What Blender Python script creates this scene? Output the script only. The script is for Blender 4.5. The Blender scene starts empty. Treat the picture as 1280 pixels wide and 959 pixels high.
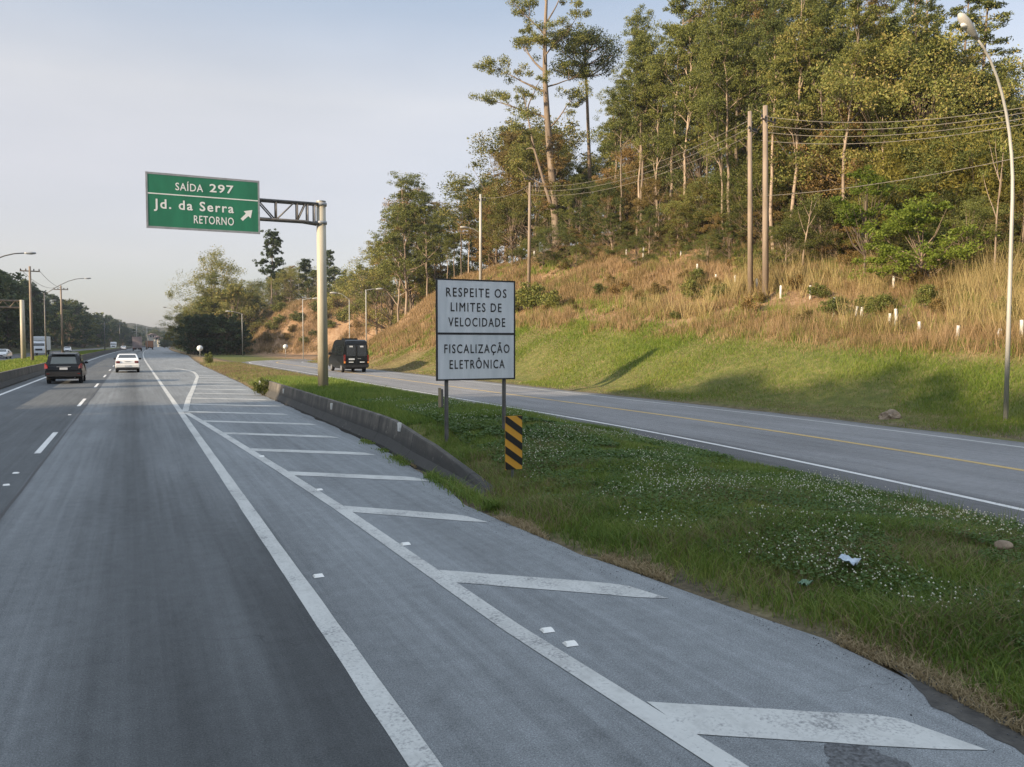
import bpy, bmesh, math, random
import numpy as np
from mathutils import Vector, Matrix, noise as mnoise
random.seed(7)
rng = np.random.default_rng(11)
scene = bpy.context.scene
COL = scene.collection
R = math.radians

# ------------------------------------------------------------------ camera
F = 1000.0                      # focal length in photo pixels (1280 wide)
CAMH = 2.3
PITCH = math.atan(50.0 / F)
YAW = math.atan(0.4735 / 1.00125)
cam = bpy.data.cameras.new('camera')
cam.lens = 36.0 * F / 1280.0
cam.sensor_width = 36.0
cam.clip_start = 0.05
cam.clip_end = 6000
camo = bpy.data.objects.new('camera', cam)
COL.objects.link(camo)
camo.location = (0, 0, CAMH)
camo.rotation_euler = (math.pi / 2 - PITCH, 0, -YAW)
scene.camera = camo
CM = camo.rotation_euler.to_matrix()

def ray(px, py):
    return CM @ Vector(((px - 640) / F, (479.5 - py) / F, -1.0))

def at_plane(px, py, z=0.0):
    d = ray(px, py)
    t = (z - CAMH) / d.z
    return Vector((d.x * t, d.y * t, z))

# ------------------------------------------------------------------ terrain height
def sm(a, b, x):
    t = max(0.0, min(1.0, (x - a) / (b - a)))
    return t * t * (3 - 2 * t)

def lin(x, pts):
    if x <= pts[0][0]: return pts[0][1]
    for (a, b), (c, d) in zip(pts, pts[1:]):
        if x <= c: return b + (d - b) * (x - a) / (c - a)
    return pts[-1][1]

def off(Y):
    return 6e-5 * max(0.0, min(Y, 1100) - 100) ** 2

PE = [(-60, 4.6), (2.6, 4.6), (3.7, 4.78), (4.6, 4.78), (5.8, 4.62), (7.7, 4.34), (9.75, 4.22), (13, 4.55), (17, 4.9), (38, 5.2), (48, 5.6), (91, 6.5), (165, 9.2), (300, 9.2), (1200, 9.2)]
def pave_edge(Y): return lin(Y, PE)

def ramp_shift(Y): return -.0050 * max(0.0, 22 - max(Y, -12)) ** 2

def n2(x, y, s, seed=0.0):
    return mnoise.noise(Vector((x * s + seed, y * s - seed, seed * 1.7)))

def hill_main(x, Y):
    """right hill above the ramp: grassed bank, dry slope, wooded top"""
    if x < 19.4 or Y > 135: return 0.0
    zc = lin(Y, [(-30, 1.2), (17, 2.0), (54, 3.8), (64, 2.9), (76, 1.4), (95, .6), (120, .4)])
    zf = lin(Y, [(-30, 4.0), (25, 6.3), (60, 10.6), (80, 11.9), (100, 11.2), (140, 10.5)])
    crest = lin(Y, [(-30, 28.0), (20, 27.0), (58, 26.3), (76, 23.6), (95, 22.6)])
    toe = lin(Y, [(-30, 22.6), (14, 22.6), (30, 20.2), (120, 19.8)])
    low = .12 * sm(19.4, 20.6, x)
    bank = zc * sm(toe, crest + 1.5, x) * .98
    k = max(0.0, min(1.0, (x - crest) / (41 - crest)))
    k = k * .75 + k * k * (3 - 2 * k) * .25
    up = (zf - zc) * k
    top = .30 * max(0.0, min(45.0, x - 41)) 
    end = 1 - sm(94 + max(0, min(14, (x - 27) * .9)), 112 + max(0, min(14, (x - 27) * .6)), Y)
    return (max(low, bank) + up + top) * end + .10 * (1 - end) * 0

def hill_back(x, Y):
    """second hill beyond the bend of the ramp"""
    if Y < 120 or x < 12: return 0.0
    dx, dy = 32.0, -30.0
    L = math.hypot(dx, dy)
    s1 = ((x - 18) * (-dy) + (Y - 174) * dx) / L
    s2 = (x - 19.0)
    s = min(s1, s2 * 1.1)
    if s <= 0: return 0.0
    return (11.0 * sm(0, 15, s) + .07 * max(0, min(200, s - 10))) * (1 - sm(300, 520, Y))

def tz(X, Y):
    x = X - off(Y)
    z = -0.035
    if 4.3 < x < 11.6:
        pe = pave_edge(Y)
        wall = sm(14.5, 17, Y) * (1 - sm(37.5, 38.5, Y))
        amp = .20 + .34 * sm(10.5, 18.5, Y) * (1 - sm(38, 50, Y)) - .05 * sm(60, 100, Y)
        a = pe + .05
        rise = sm(a + .1 * wall, a + 2.0 - 1.5 * wall, x)
        q = ramp_shift(Y)
        z += amp * rise * (1 - sm(8.0 + .6 * q, 11.3 + q, x)) + .025 * sm(a, a + .2, x) * (1 - sm(10.9 + q, 11.4 + q, x))
        z += .05 * n2(X, Y, .55, 3) * rise * (1 - sm(9.5 + q, 11.2 + q, x))
    elif -13.6 < x < -6.3:
        z += .55 * sm(-6.35, -6.9, x) * sm(-13.4, -11.5, x) if x > -13.5 else 0
    if x < -25:
        h = 10.0 * sm(-25, -62, x) * lin(Y, [(-80, 1.3), (15, 1.2), (35, .6), (110, .6), (180, 1.2), (420, 1.15), (900, .6)])
        z += h + .5 * n2(X, Y, .08, 1) * sm(-25, -40, x)
    if x > 19.4:
        h = hill_main(x, Y)
        h2 = hill_back(x, Y)
        z += max(h, h2)
        rough = sm(26, 30, x) * (1 if h > 1 or h2 > 1 else 0)
        z += rough * (.42 * n2(X, Y, .22, 5) + .22 * n2(X, Y, .6, 9)) + .06 * n2(X, Y, .5, 2) * sm(20, 22, x)
        z += .9 * n2(X, Y, .11, 12) * (1 if h2 > 2 else 0)
    if Y > 900:
        z += (26 + 14 * n2(X, Y, .003, 4)) * sm(900, 1500, Y)
    return z

def hit(px, py, tmax=700):
    d = ray(px, py)
    t = 4.0
    while t < tmax:
        p = Vector((0, 0, CAMH)) + d * t
        if p.z <= tz(p.x, p.y) + (0.03 if p.x < 19.4 else 0): return p
        t += .12 if t < 120 else .5
    return None

def on_x(px, X):
    """ground point where the sight line of image column px reaches offset X"""
    d = ray(px, 429.5)
    t = X / d.x
    return Vector((X, d.y * t, tz(X, d.y * t)))

def depth(p):
    f = CM @ Vector((0, 0, -1))
    return (Vector(p) - Vector((0, 0, CAMH))).dot(f)

def z_at(p, py):
    """height at plan position p seen at image row py"""
    lo, hi = -5.0, 80.0
    inv = CM.transposed()
    for _ in range(40):
        m = (lo + hi) / 2
        c = inv @ Vector((p[0], p[1], m - CAMH))
        y = 479.5 - F * (c.y / -c.z)
        if y > py: lo = m
        else: hi = m
    return (lo + hi) / 2

# ------------------------------------------------------------------ materials
class NB:
    def __init__(self, name):
        self.m = bpy.data.materials.new(name)
        self.m.use_nodes = True
        self.nt = self.m.node_tree
        self.b = self.nt.nodes['Principled BSDF']
        self.out = self.nt.nodes['Material Output']
    def n(self, t, **kw):
        nd = self.nt.nodes.new(t)
        for k, v in kw.items():
            if k.startswith('i_'):
                nd.inputs[k[2:].replace('_', ' ')].default_value = v
            else: setattr(nd, k, v)
        return nd
    def l(self, a, b): self.nt.links.new(a, b)
    def coord(self, kind='Object'):
        return self.n('ShaderNodeTexCoord').outputs[kind]
    def pos(self):
        return self.n('ShaderNodeNewGeometry').outputs['Position']
    def noise(self, vec, scale, detail=4, rough=.55, dist=0):
        nd = self.n('ShaderNodeTexNoise')
        nd.inputs['Scale'].default_value = scale
        nd.inputs['Detail'].default_value = detail
        nd.inputs['Roughness'].default_value = rough
        nd.inputs['Distortion'].default_value = dist
        if vec is not None: self.l(vec, nd.inputs['Vector'])
        return nd.outputs['Fac']
    def scale(self, vec, s):
        nd = self.n('ShaderNodeMapping')
        nd.inputs['Scale'].default_value = s
        self.l(vec, nd.inputs['Vector'])
        return nd.outputs['Vector']
    def ramp(self, fac, stops):
        nd = self.n('ShaderNodeValToRGB')
        cr = nd.color_ramp
        while len(cr.elements) < len(stops): cr.elements.new(.5)
        for e, (p, c) in zip(cr.elements, stops):
            e.position = p
            e.color = (c[0], c[1], c[2], 1) if hasattr(c, '__len__') else (c, c, c, 1)
        self.l(fac, nd.inputs['Fac'])
        return nd.outputs['Color']
    def mix(self, fac, a, b, mode='MIX'):
        nd = self.n('ShaderNodeMix', data_type='RGBA', blend_type=mode)
        for i, v in ((0, fac), (6, a), (7, b)):
            if hasattr(v, 'is_output'): self.l(v, nd.inputs[i])
            elif i == 0: nd.inputs[0].default_value = v
            else: nd.inputs[i].default_value = (v[0], v[1], v[2], 1)
        return nd.outputs[2]
    def math(self, op, a, b=None, clamp=False):
        nd = self.n('ShaderNodeMath', operation=op, use_clamp=clamp)
        for i, v in enumerate((a, b)):
            if v is None: continue
            if hasattr(v, 'is_output'): self.l(v, nd.inputs[i])
            else: nd.inputs[i].default_value = v
        return nd.outputs[0]
    def base(self, c):
        if hasattr(c, 'is_output'): self.l(c, self.b.inputs['Base Color'])
        else: self.b.inputs['Base Color'].default_value = (c[0], c[1], c[2], 1)
    def set(self, **kw):
        for k, v in kw.items():
            self.b.inputs[k.replace('_', ' ')].default_value = v
        return self
    def bump(self, h, strength=.3, dist=.02):
        nd = self.n('ShaderNodeBump')
        nd.inputs['Strength'].default_value = strength
        nd.inputs['Distance'].default_value = dist
        self.l(h, nd.inputs['Height'])
        self.l(nd.outputs['Normal'], self.b.inputs['Normal'])

def mottled(name, c1, c2, scale=3.0, rough=.7, bump=0, metallic=0, coat=0, stretch=None, spec=None, rnd=0):
    b = NB(name)
    v = b.coord()
    if stretch: v = b.scale(v, stretch)
    f = b.noise(v, scale, 5, .6)
    c = b.ramp(f, [(.32, c1), (.68, c2)])
    if rnd:
        oi = b.n('ShaderNodeObjectInfo')
        hs = b.n('ShaderNodeHueSaturation')
        b.l(c, hs.inputs['Color'])
        mr = b.n('ShaderNodeMapRange')
        b.l(oi.outputs['Random'], mr.inputs[0])
        mr.inputs[3].default_value = 1 - rnd
        mr.inputs[4].default_value = 1 + rnd
        b.l(mr.outputs[0], hs.inputs['Value'])
        c = hs.outputs[0]
    b.base(c)
    b.set(Roughness=rough, Metallic=metallic)
    if coat: b.set(Coat_Weight=coat)
    if spec is not None: b.b.inputs['Specular IOR Level'].default_value = spec
    if bump: b.bump(f, bump, .02)
    return b.m

def leafmat(name, cols, trans=.26, rnd=.45, patch=.35):
    """foliage: colour differs from leaf to leaf, branch to branch and tree to tree"""
    b = NB(name)
    geo = b.n('ShaderNodeNewGeometry')
    oi = b.n('ShaderNodeObjectInfo')
    nz = b.noise(b.coord(), patch, 2)
    s = b.math('ADD', b.math('MULTIPLY', geo.outputs['Random Per Island'], .42), b.math('MULTIPLY', nz, .62))
    s = b.math('ADD', s, b.math('MULTIPLY', oi.outputs['Random'], rnd))
    s = b.math('SUBTRACT', s, .1 + rnd * .5)
    k = len(cols) - 1
    c = b.ramp(s, [(.12 + .72 * i / k, cc) for i, cc in enumerate(cols)])
    b.base(c)
    b.set(Roughness=.55)
    b.b.inputs['Specular IOR Level'].default_value = .25
    tr = b.n('ShaderNodeBsdfTranslucent')
    b.l(c, tr.inputs['Color'])
    mx = b.n('ShaderNodeMixShader')
    mx.inputs[0].default_value = trans
    b.l(b.b.outputs[0], mx.inputs[1]); b.l(tr.outputs[0], mx.inputs[2])
    b.l(mx.outputs[0], b.out.inputs['Surface'])
    return b.m

M = {}
M['leaf_euc'] = leafmat('eucalyptus_leaf', [(0.072, 0.089, 0.024), (0.128, 0.147, 0.036), (0.205, 0.208, 0.049), (0.294, 0.231, 0.076)])
M['leaf_bushy'] = leafmat('broad_leaf', [(0.052, 0.069, 0.018), (0.096, 0.11, 0.026), (0.156, 0.159, 0.036), (0.231, 0.171, 0.055)])
M['leaf_brown'] = leafmat('rusty_leaf', [(0.099, 0.081, 0.026), (0.167, 0.124, 0.039), (0.235, 0.157, 0.055), (0.304, 0.183, 0.072)])
M['leaf_bright'] = leafmat('bright_leaf', [(.105, .145, .018), (.165, .215, .028), (.235, .275, .048)], .45)
M['leaf_bamboo'] = leafmat('bamboo_leaf', [(0.121, 0.121, 0.024), (0.201, 0.184, 0.038), (0.299, 0.253, 0.06)], .4)
M['leaf_far'] = leafmat('far_leaf', [(0.043, 0.065, 0.026), (0.069, 0.094, 0.036), (0.107, 0.127, 0.044)])
M['leaf_dark'] = leafmat('dark_leaf', [(0.024, 0.041, 0.016), (0.037, 0.061, 0.021), (0.061, 0.088, 0.029)])
M['bark_pale'] = mottled('pale_bark', (.13, .095, .068), (.29, .225, .165), 2.6, .85, .4, stretch=(1, 1, .25), rnd=.5)
M['bark_brown'] = mottled('brown_bark', (.13, .095, .065), (.24, .18, .13), 2.5, .9, .5, stretch=(1, 1, .25), rnd=.3)
M['concrete'] = mottled('weathered_concrete', (.26, .25, .23), (.40, .385, .35), 1.3, .85, .15, stretch=(1, 1, .3))
M['steel'] = mottled('galvanised_steel', (.26, .265, .27), (.36, .365, .37), 6, .5, 0, .35)
M['steel_dark'] = mottled('weathered_dark_steel', (.10, .095, .09), (.17, .16, .15), 6, .6, 0, .3)
M['pole_paint'] = mottled('pale_pole_paint', (.32, .29, .22), (.45, .41, .32), 1.6, .5, 0, 0, stretch=(1, 1, .2))
M['lamp_paint'] = mottled('grey_lamp_paint', (.30, .295, .27), (.42, .405, .37), 1.5, .5, 0, 0, stretch=(1, 1, .2))
M['wood_pole'] = mottled('weathered_pole', (.15, .115, .085), (.28, .22, .17), 3, .9, .3, stretch=(1, 1, .15))
M['wood_pale'] = mottled('pale_timber', (.34, .26, .16), (.46, .36, .24), 4, .8, .2, stretch=(1, 1, .2))
M['white_wash'] = mottled('whitewash', (.46, .44, .40), (.64, .62, .57), 7, .8)
M['sign_green'] = mottled('green_sheeting', (.014, .140, .072), (.020, .190, .098), 1.6, .45, stretch=(1.5, 1, .35))
M['sign_white'] = mottled('white_sheeting', (.55, .585, .60), (.74, .76, .77), 2.2, .5, stretch=(1.6, 1, .3))
M['letter_white'] = mottled('white_lettering', (.74, .74, .70), (.80, .80, .76), 4, .45)
M['letter_black'] = mottled('black_lettering', (.012, .012, .013), (.02, .02, .021), 4, .5)
M['chev_yellow'] = mottled('amber_sheeting', (.62, .30, .03), (.72, .36, .045), 3, .45)
M['chev_black'] = mottled('black_sheeting', (.010, .010, .010), (.017, .016, .015), 3, .5)
M['rubber'] = mottled('tyre_rubber', (.012, .012, .012), (.022, .022, .022), 8, .85)
M['car_black'] = mottled('black_car_paint', (.004, .005, .006), (.007, .008, .009), 3, .3, 0, 0, .12, spec=.3)
M['car_white'] = mottled('white_car_paint', (.72, .71, .68), (.78, .77, .74), 2, .3, 0, 0, .6)
M['truck_white'] = mottled('white_truck_paint', (.66, .68, .70), (.76, .78, .79), 1, .4)
M['truck_grey'] = mottled('grey_tarpaulin', (.20, .165, .165), (.27, .225, .225), 1, .7)
M['truck_rust'] = mottled('rust_brown_tarpaulin', (.22, .105, .05), (.30, .15, .08), 1, .7)
M['plastic_dark'] = mottled('dark_plastic', (.010, .010, .011), (.018, .018, .019), 6, .6)
M['glass'] = mottled('dark_glass', (.010, .012, .014), (.018, .020, .022), 1, .06, 0, 0, .5)
M['glass_rear'] = mottled('tinted_rear_glass', (.045, .060, .065), (.055, .070, .075), 1, .1, 0, 0, .6)
M['tail_red'] = mottled('red_lens', (.13, .008, .007), (.19, .012, .01), 12, .2, 0, 0, .5)
M['tail_orange'] = mottled('amber_lens', (.65, .22, .05), (.75, .28, .07), 12, .2, 0, 0, .5)
M['lens_clear'] = mottled('clear_lens', (.70, .72, .73), (.8, .81, .82), 12, .12, 0, 0, .6)
M['plate'] = mottled('plate_sheet', (.52, .53, .54), (.62, .63, .64), 20, .4)
M['rim'] = mottled('wheel_alloy', (.35, .35, .36), (.45, .45, .46), 6, .35, 0, .6)
M['glass_lamp'] = mottled('lamp_bowl', (.55, .56, .55), (.66, .67, .66), 6, .2)
M['rock'] = mottled('tan_rock', (.13, .095, .065), (.30, .225, .15), 5, .9, .7)
M['litter'] = mottled('pale_plastic_film', (.30, .37, .43), (.46, .53, .59), 8, .3)
M['litter_green'] = mottled('green_plastic', (.09, .17, .10), (.15, .25, .15), 9, .35)
M['stud'] = mottled('stud_casing', (.62, .61, .56), (.78, .77, .73), 14, .5)
M['wire'] = mottled('cable_sheath', (.11, .10, .085), (.19, .17, .14), 3, .7)
M['house_wall'] = mottled('cream_render', (.40, .38, .32), (.50, .47, .40), .6, .85)
M['house_roof'] = mottled('clay_tiles', (.17, .11, .085), (.24, .155, .12), 2.5, .85)
M['yellow_grass'] = leafmat('straw_blade', [(.15, .115, .06), (.26, .20, .105), (.40, .31, .18)], .35)

# dry slope grass, in three natural tones by patch
M['dry_grass'] = leafmat('dry_tall_grass', [(.11, .10, .034), (.19, .135, .052), (.35, .24, .12), (.41, .28, .165), (.54, .41, .24)], .38, 0, .22)
M['cane'] = leafmat('cane_blade', [(.20, .16, .06), (.36, .28, .12), (.50, .40, .20)], .35, 0, .3)
M['bank_grass'] = leafmat('bank_grass_blade', [(.085, .140, .018), (.150, .215, .028), (.22, .245, .045), (.36, .27, .10)], .4, 0, .3)
M['island_grass'] = leafmat('verge_grass_blade', [(0.075, 0.125, 0.024), (0.131, 0.202, 0.036), (0.217, 0.267, 0.056), (0.36, 0.325, 0.11)], .4, 0, .7)
M['clover'] = leafmat('clover_leaf', [(0.054, 0.099, 0.024), (0.086, 0.143, 0.032), (0.135, 0.184, 0.044)], .35, 0, .6)
M['flower'] = mottled('clover_bloom', (.50, .47, .34), (.72, .69, .56), 30, .8)

# ground
b = NB('ground_soil')
p = b.pos()
at = b.n('ShaderNodeAttribute', attribute_name='cover')
sep = b.n('ShaderNodeSeparateColor'); b.l(at.outputs['Color'], sep.inputs[0])
nA = b.noise(p, .35, 5, .6); nB = b.noise(p, 2.2, 5, .65); nC = b.noise(p, 14, 3, .6)
green = b.ramp(nB, [(.3, (.07, .085, .025)), (.55, (.12, .125, .036)), (.75, (.20, .16, .07))])
dry = b.ramp(b.math('ADD', b.math('MULTIPLY', nA, .5), b.math('MULTIPLY', nB, .5)), [(.34, (.15, .093, .050)), (.5, (.265, .165, .095)), (.66, (.36, .25, .155))])
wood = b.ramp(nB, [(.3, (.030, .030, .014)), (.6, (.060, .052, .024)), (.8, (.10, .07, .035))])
verge = b.ramp(b.math('ADD', b.math('MULTIPLY', nB, .6), b.math('MULTIPLY', nC, .4)), [(.36, (.055, .048, .034)), (.52, (.12, .095, .06)), (.66, (.21, .17, .115))])
c = b.mix(sep.outputs[0], green, dry)
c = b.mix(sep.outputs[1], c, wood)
c = b.mix(sep.outputs[2], c, verge)
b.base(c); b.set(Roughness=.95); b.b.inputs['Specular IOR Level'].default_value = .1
b.bump(b.math('ADD', nB, b.math('MULTIPLY', nC, .5)), .6, .08)
M['ground'] = b.m

def asphalt(name, lanes, grain=1.0, tint=(1, 1, 1.0), bend=True, far=None):
    """worn asphalt; lanes = [(x, value)] across the carriageway (real wear across the width)"""
    b = NB(name)
    p = b.pos()
    sx = b.n('ShaderNodeSeparateXYZ'); b.l(p, sx.inputs[0])
    x = sx.outputs[0]
    if bend:
        t = b.math('MAXIMUM', b.math('SUBTRACT', sx.outputs[1], 100), 0)
        x = b.math('SUBTRACT', x, b.math('MULTIPLY', b.math('MULTIPLY', t, t), 6e-5))
    if not bend:
        t = b.math('MAXIMUM', b.math('SUBTRACT', 22, sx.outputs[1]), 0)
        x = b.math('ADD', x, b.math('MULTIPLY', b.math('MULTIPLY', t, t), .0050))
    long1 = b.noise(b.scale(p, (1, .05, 1)), 1.3, 4, .6)
    x = b.math('ADD', x, b.math('MULTIPLY', b.math('SUBTRACT', long1, .5), .5))
    x0, x1 = lanes[0][0], lanes[-1][0]
    u = b.math('DIVIDE', b.math('SUBTRACT', x, x0), x1 - x0)
    base = b.ramp(u, [((q - x0) / (x1 - x0), (v * tint[0], v * tint[1], v * tint[2])) for q, v in lanes])
    if far:   # a younger, darker overlay near the viewer gives way to older grey asphalt
        basef = b.ramp(u, [((q - x0) / (x1 - x0), (v * tint[0], v * tint[1], v * tint[2])) for q, v in far])
        yy = b.math('ADD', sx.outputs[1], b.math('MULTIPLY', b.noise(b.scale(p, (1.5, .12, 1)), 1.0, 4), 9))
        fy = b.ramp(b.math('DIVIDE', yy, 40), [(.24, 0), (.52, 1)])
        base = b.mix(fy, base, basef)
    patch = b.noise(b.scale(p, (1, .22, 1)), .8, 5, .62)
    streak = b.noise(b.scale(p, (1, .012, 1)), 9, 4, .65)
    fine = b.noise(p, 55, 3, .75)
    mid = b.noise(p, 6, 5, .7)
    f = b.math('ADD', b.math('MULTIPLY', patch, .50), b.math('MULTIPLY', streak, .42))
    f = b.math('ADD', f, b.math('MULTIPLY', mid, .35))
    f = b.math('ADD', f, b.math('MULTIPLY', fine, .55 * grain))
    f = b.math('ADD', b.math('MULTIPLY', b.math('SUBTRACT', f, .91), 1.9), 1.0)
    speck = b.ramp(b.noise(p, 105, 3, .85), [(.32, .50), (.5, 1.0), (.66, 1.65)])
    f = b.math('MULTIPLY', f, speck)
    mul = b.n('ShaderNodeMix', data_type='RGBA', blend_type='MULTIPLY'); mul.inputs[0].default_value = 1
    b.l(base, mul.inputs[6])
    cmb = b.n('ShaderNodeCombineColor'); [b.l(f, cmb.inputs[i]) for i in range(3)]
    b.l(cmb.outputs[0], mul.inputs[7])
    c = mul.outputs[2]
    # thin cracks and sealed joints
    vo = b.n('ShaderNodeTexVoronoi', feature='DISTANCE_TO_EDGE'); vo.inputs['Scale'].default_value = .42
    wp = b.n('ShaderNodeVectorMath', operation='ADD')
    nz = b.n('ShaderNodeTexNoise'); nz.inputs['Scale'].default_value = 1.6; nz.inputs['Detail'].default_value = 5
    b.l(p, nz.inputs['Vector']); b.l(p, wp.inputs[0]); b.l(nz.outputs['Color'], wp.inputs[1])
    b.l(wp.outputs[0], vo.inputs['Vector'])
    crack = b.math('LESS_THAN', vo.outputs['Distance'], .0035)
    gate = b.ramp(b.noise(p, .22, 2), [(.57, 0), (.65, 1)])
    crack = b.math('MULTIPLY', crack, gate)
    c = b.mix(b.math('MULTIPLY', crack, .55), c, (.03, .03, .03))
    # oil spots
    spot = b.ramp(b.noise(p, .9, 6, .75), [(.655, 0), (.72, 1)])
    c = b.mix(b.math('MULTIPLY', spot, .5), c, (.03, .03, .032))
    b.base(c)
    b.set(Roughness=.82); b.b.inputs['Specular IOR Level'].default_value = .3
    b.bump(b.math('ADD', fine, b.math('MULTIPLY', mid, .4)), .8, .010)
    return b.m

M['asphalt_main'] = asphalt('main_asphalt', [(-6.4, .10), (-4.2, .085), (-2.3, .08), (-1.66, .075), (-1.56, .130), (-.75, .125), (-.15, .075), (.3, .056), (.62, .072), (1.0, .052), (1.36, .054), (1.47, .15), (2.1, .175), (2.8, .165), (4.6, .175), (9.5, .17)], tint=(1.02, 1.08, 1.10), far=[(-6.4, .10), (-4.2, .085), (-2.3, .08), (-1.66, .075), (-1.56, .145), (-.9, .14), (-.3, .090), (.0, .078), (.35, .115), (.75, .135), (1.36, .13), (1.47, .15), (2.1, .175), (2.8, .165), (4.6, .175), (9.5, .17)])
M['asphalt_ramp'] = asphalt('ramp_asphalt', [(11.0, .08), (11.9, .10), (12.35, .11), (12.6, .165), (13.4, .185), (14.2, .165), (15.3, .19), (17.2, .185), (18.6, .17), (19.2, .13)], tint=(1.0, .99, .99), bend=False)
M['asphalt_opp'] = asphalt('opposite_asphalt', [(-25, .08), (-13, .09)])

def paintmat(name, col, wear=.5):
    b = NB(name)
    p = b.pos()
    n1 = b.noise(p, 5, 6, .75); n2_ = b.noise(p, 38, 4, .7); n3 = b.noise(p, .9, 3)
    c = b.ramp(b.math('ADD', b.math('MULTIPLY', n1, .6), b.math('MULTIPLY', b.noise(b.scale(p, (1, .15, 1)), 3.5, 5, .7), .4)), [(.34, [v * .62 for v in col]), (.5, [v * .88 for v in col]), (.66, col)])
    g = b.math('ADD', b.math('MULTIPLY', n1, .45), b.math('MULTIPLY', n2_, .45))
    g = b.math('ADD', g, b.math('MULTIPLY', n3, .35))
    worn = b.ramp(g, [(.685 - .06 * wear, 0), (.79 - .03 * wear, 1)])
    c = b.mix(b.math('MULTIPLY', worn, .85), c, (.11, .112, .115))
    b.base(c); b.set(Roughness=.7); b.bump(n2_, .25, .004)
    return b.m
M['paint_white'] = paintmat('road_paint_white', (.50, .50, .47), 1.0)
M['paint_far'] = paintmat('road_paint_bright', (.66, .65, .62), .4)
M['paint_yellow'] = paintmat('road_paint_yellow', (.52, .36, .13), .8)

# stained barrier concrete: grime band low down and streaks that run down the face
b = NB('stained_barrier_concrete')
p = b.coord()
sx = b.n('ShaderNodeSeparateXYZ'); b.l(p, sx.inputs[0])
st = b.noise(b.scale(p, (1, 1.0, .08)), 2.2, 5, .65)
bl = b.noise(p, 1.1, 6, .7)
c = b.ramp(st, [(.30, (.042, .038, .032)), (.48, (.085, .077, .065)), (.70, (.17, .15, .125))])
c = b.mix(b.ramp(bl, [(.42, 0), (.62, .8)]), c, (.06, .055, .046))
gr = b.math('ADD', sx.outputs[2], b.math('MULTIPLY', b.math('SUBTRACT', bl, .5), .35))
c = b.mix(b.ramp(gr, [(.26, .92), (.40, 0)]), c, (.042, .040, .036))
jt = b.math('LESS_THAN', b.math('FRACT', b.math('DIVIDE', b.math('ADD', sx.outputs[1], b.math('MULTIPLY', bl, .02)), 3.0)), .012)
c = b.mix(jt, c, (.02, .019, .017))
chip = b.ramp(b.noise(p, 3.6, 6, .8), [(.60, 0), (.68, 1)])
c = b.mix(b.math('MULTIPLY', chip, .55), c, (.30, .27, .23))
lich = b.ramp(b.noise(p, 1.9, 5, .75), [(.56, 0), (.66, 1)])
c = b.mix(b.math('MULTIPLY', lich, .6), c, (.03, .032, .022))
b.base(c); b.set(Roughness=.92); b.bump(bl, .6, .03)
M['barrier'] = b.m

# ------------------------------------------------------------------ object helpers
def tag(o, label=None, cat=None, group=None, kind=None):
    for k, v in (('label', label), ('category', cat), ('group', group), ('kind', kind)):
        if v: o[k] = v
    return o

def empty(name, loc=(0, 0, 0), rz=0.0, label=None, cat=None, group=None):
    o = bpy.data.objects.new(name, None)
    COL.objects.link(o)
    o.location = loc
    o.rotation_euler = (0, 0, rz)
    o.empty_display_size = .3
    return tag(o, label, cat, group)

def link(name, me, mat, parent=None, smooth=False):
    o = bpy.data.objects.new(name, me)
    COL.objects.link(o)
    if mat is not None and not me.materials: me.materials.append(mat)
    if smooth:
        me.polygons.foreach_set('use_smooth', [True] * len(me.polygons))
    if parent: o.parent = parent
    return o

def from_bm(name, bm, mat, parent=None, smooth=False):
    me = bpy.data.meshes.new(name)
    bm.normal_update()
    bm.to_mesh(me); bm.free()
    return link(name, me, mat, parent, smooth)

def np_mesh(name, verts, faces):
    """verts (N,3); faces: list of (M,k) int arrays"""
    me = bpy.data.meshes.new(name)
    verts = np.asarray(verts, np.float32)
    me.vertices.add(len(verts)); me.vertices.foreach_set('co', verts.ravel())
    loops = np.concatenate([f.ravel() for f in faces]).astype(np.int32)
    tot = np.concatenate([np.full(len(f), f.shape[1], np.int32) for f in faces])
    start = np.concatenate([[0], np.cumsum(tot)[:-1]]).astype(np.int32)
    me.loops.add(len(loops)); me.loops.foreach_set('vertex_index', loops)
    me.polygons.add(len(tot)); me.polygons.foreach_set('loop_start', start)
    try: me.polygons.foreach_set('loop_total', tot)
    except Exception: pass
    me.update(calc_edges=True)
    return me

def add_box(bm, lo, hi, bevel=0):
    r = bmesh.ops.create_cube(bm, size=1)
    vs = r['verts']
    for v in vs:
        v.co = Vector([lo[i] + (hi[i] - lo[i]) * (v.co[i] + .5) for i in range(3)])
    if bevel:
        es = list({e for v in vs for e in v.link_edges})
        bmesh.ops.bevel(bm, geom=es, offset=bevel, segments=2, affect='EDGES', clamp_overlap=True)

def add_tube(bm, pts, radii, seg=8, caps=True):
    pts = [Vector(p) for p in pts]
    if not hasattr(radii, '__len__'): radii = [radii] * len(pts)
    rings = []
    up = None
    for i, p in enumerate(pts):
        t = (pts[min(i + 1, len(pts) - 1)] - pts[max(i - 1, 0)]).normalized()
        if up is None:
            a = Vector((1, 0, 0)) if abs(t.x) < .8 else Vector((0, 1, 0))
            u = t.cross(a).normalized()
        else:
            u = (up - t * up.dot(t)).normalized()
        up = u
        w = t.cross(u)
        rings.append([bm.verts.new(p + (u * math.cos(2 * math.pi * k / seg) + w * math.sin(2 * math.pi * k / seg)) * radii[i]) for k in range(seg)])
    for a, c in zip(rings, rings[1:]):
        for k in range(seg):
            bm.faces.new((a[k], a[(k + 1) % seg], c[(k + 1) % seg], c[k]))
    if caps:
        bm.faces.new(rings[0][::-1]); bm.faces.new(rings[-1])

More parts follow.
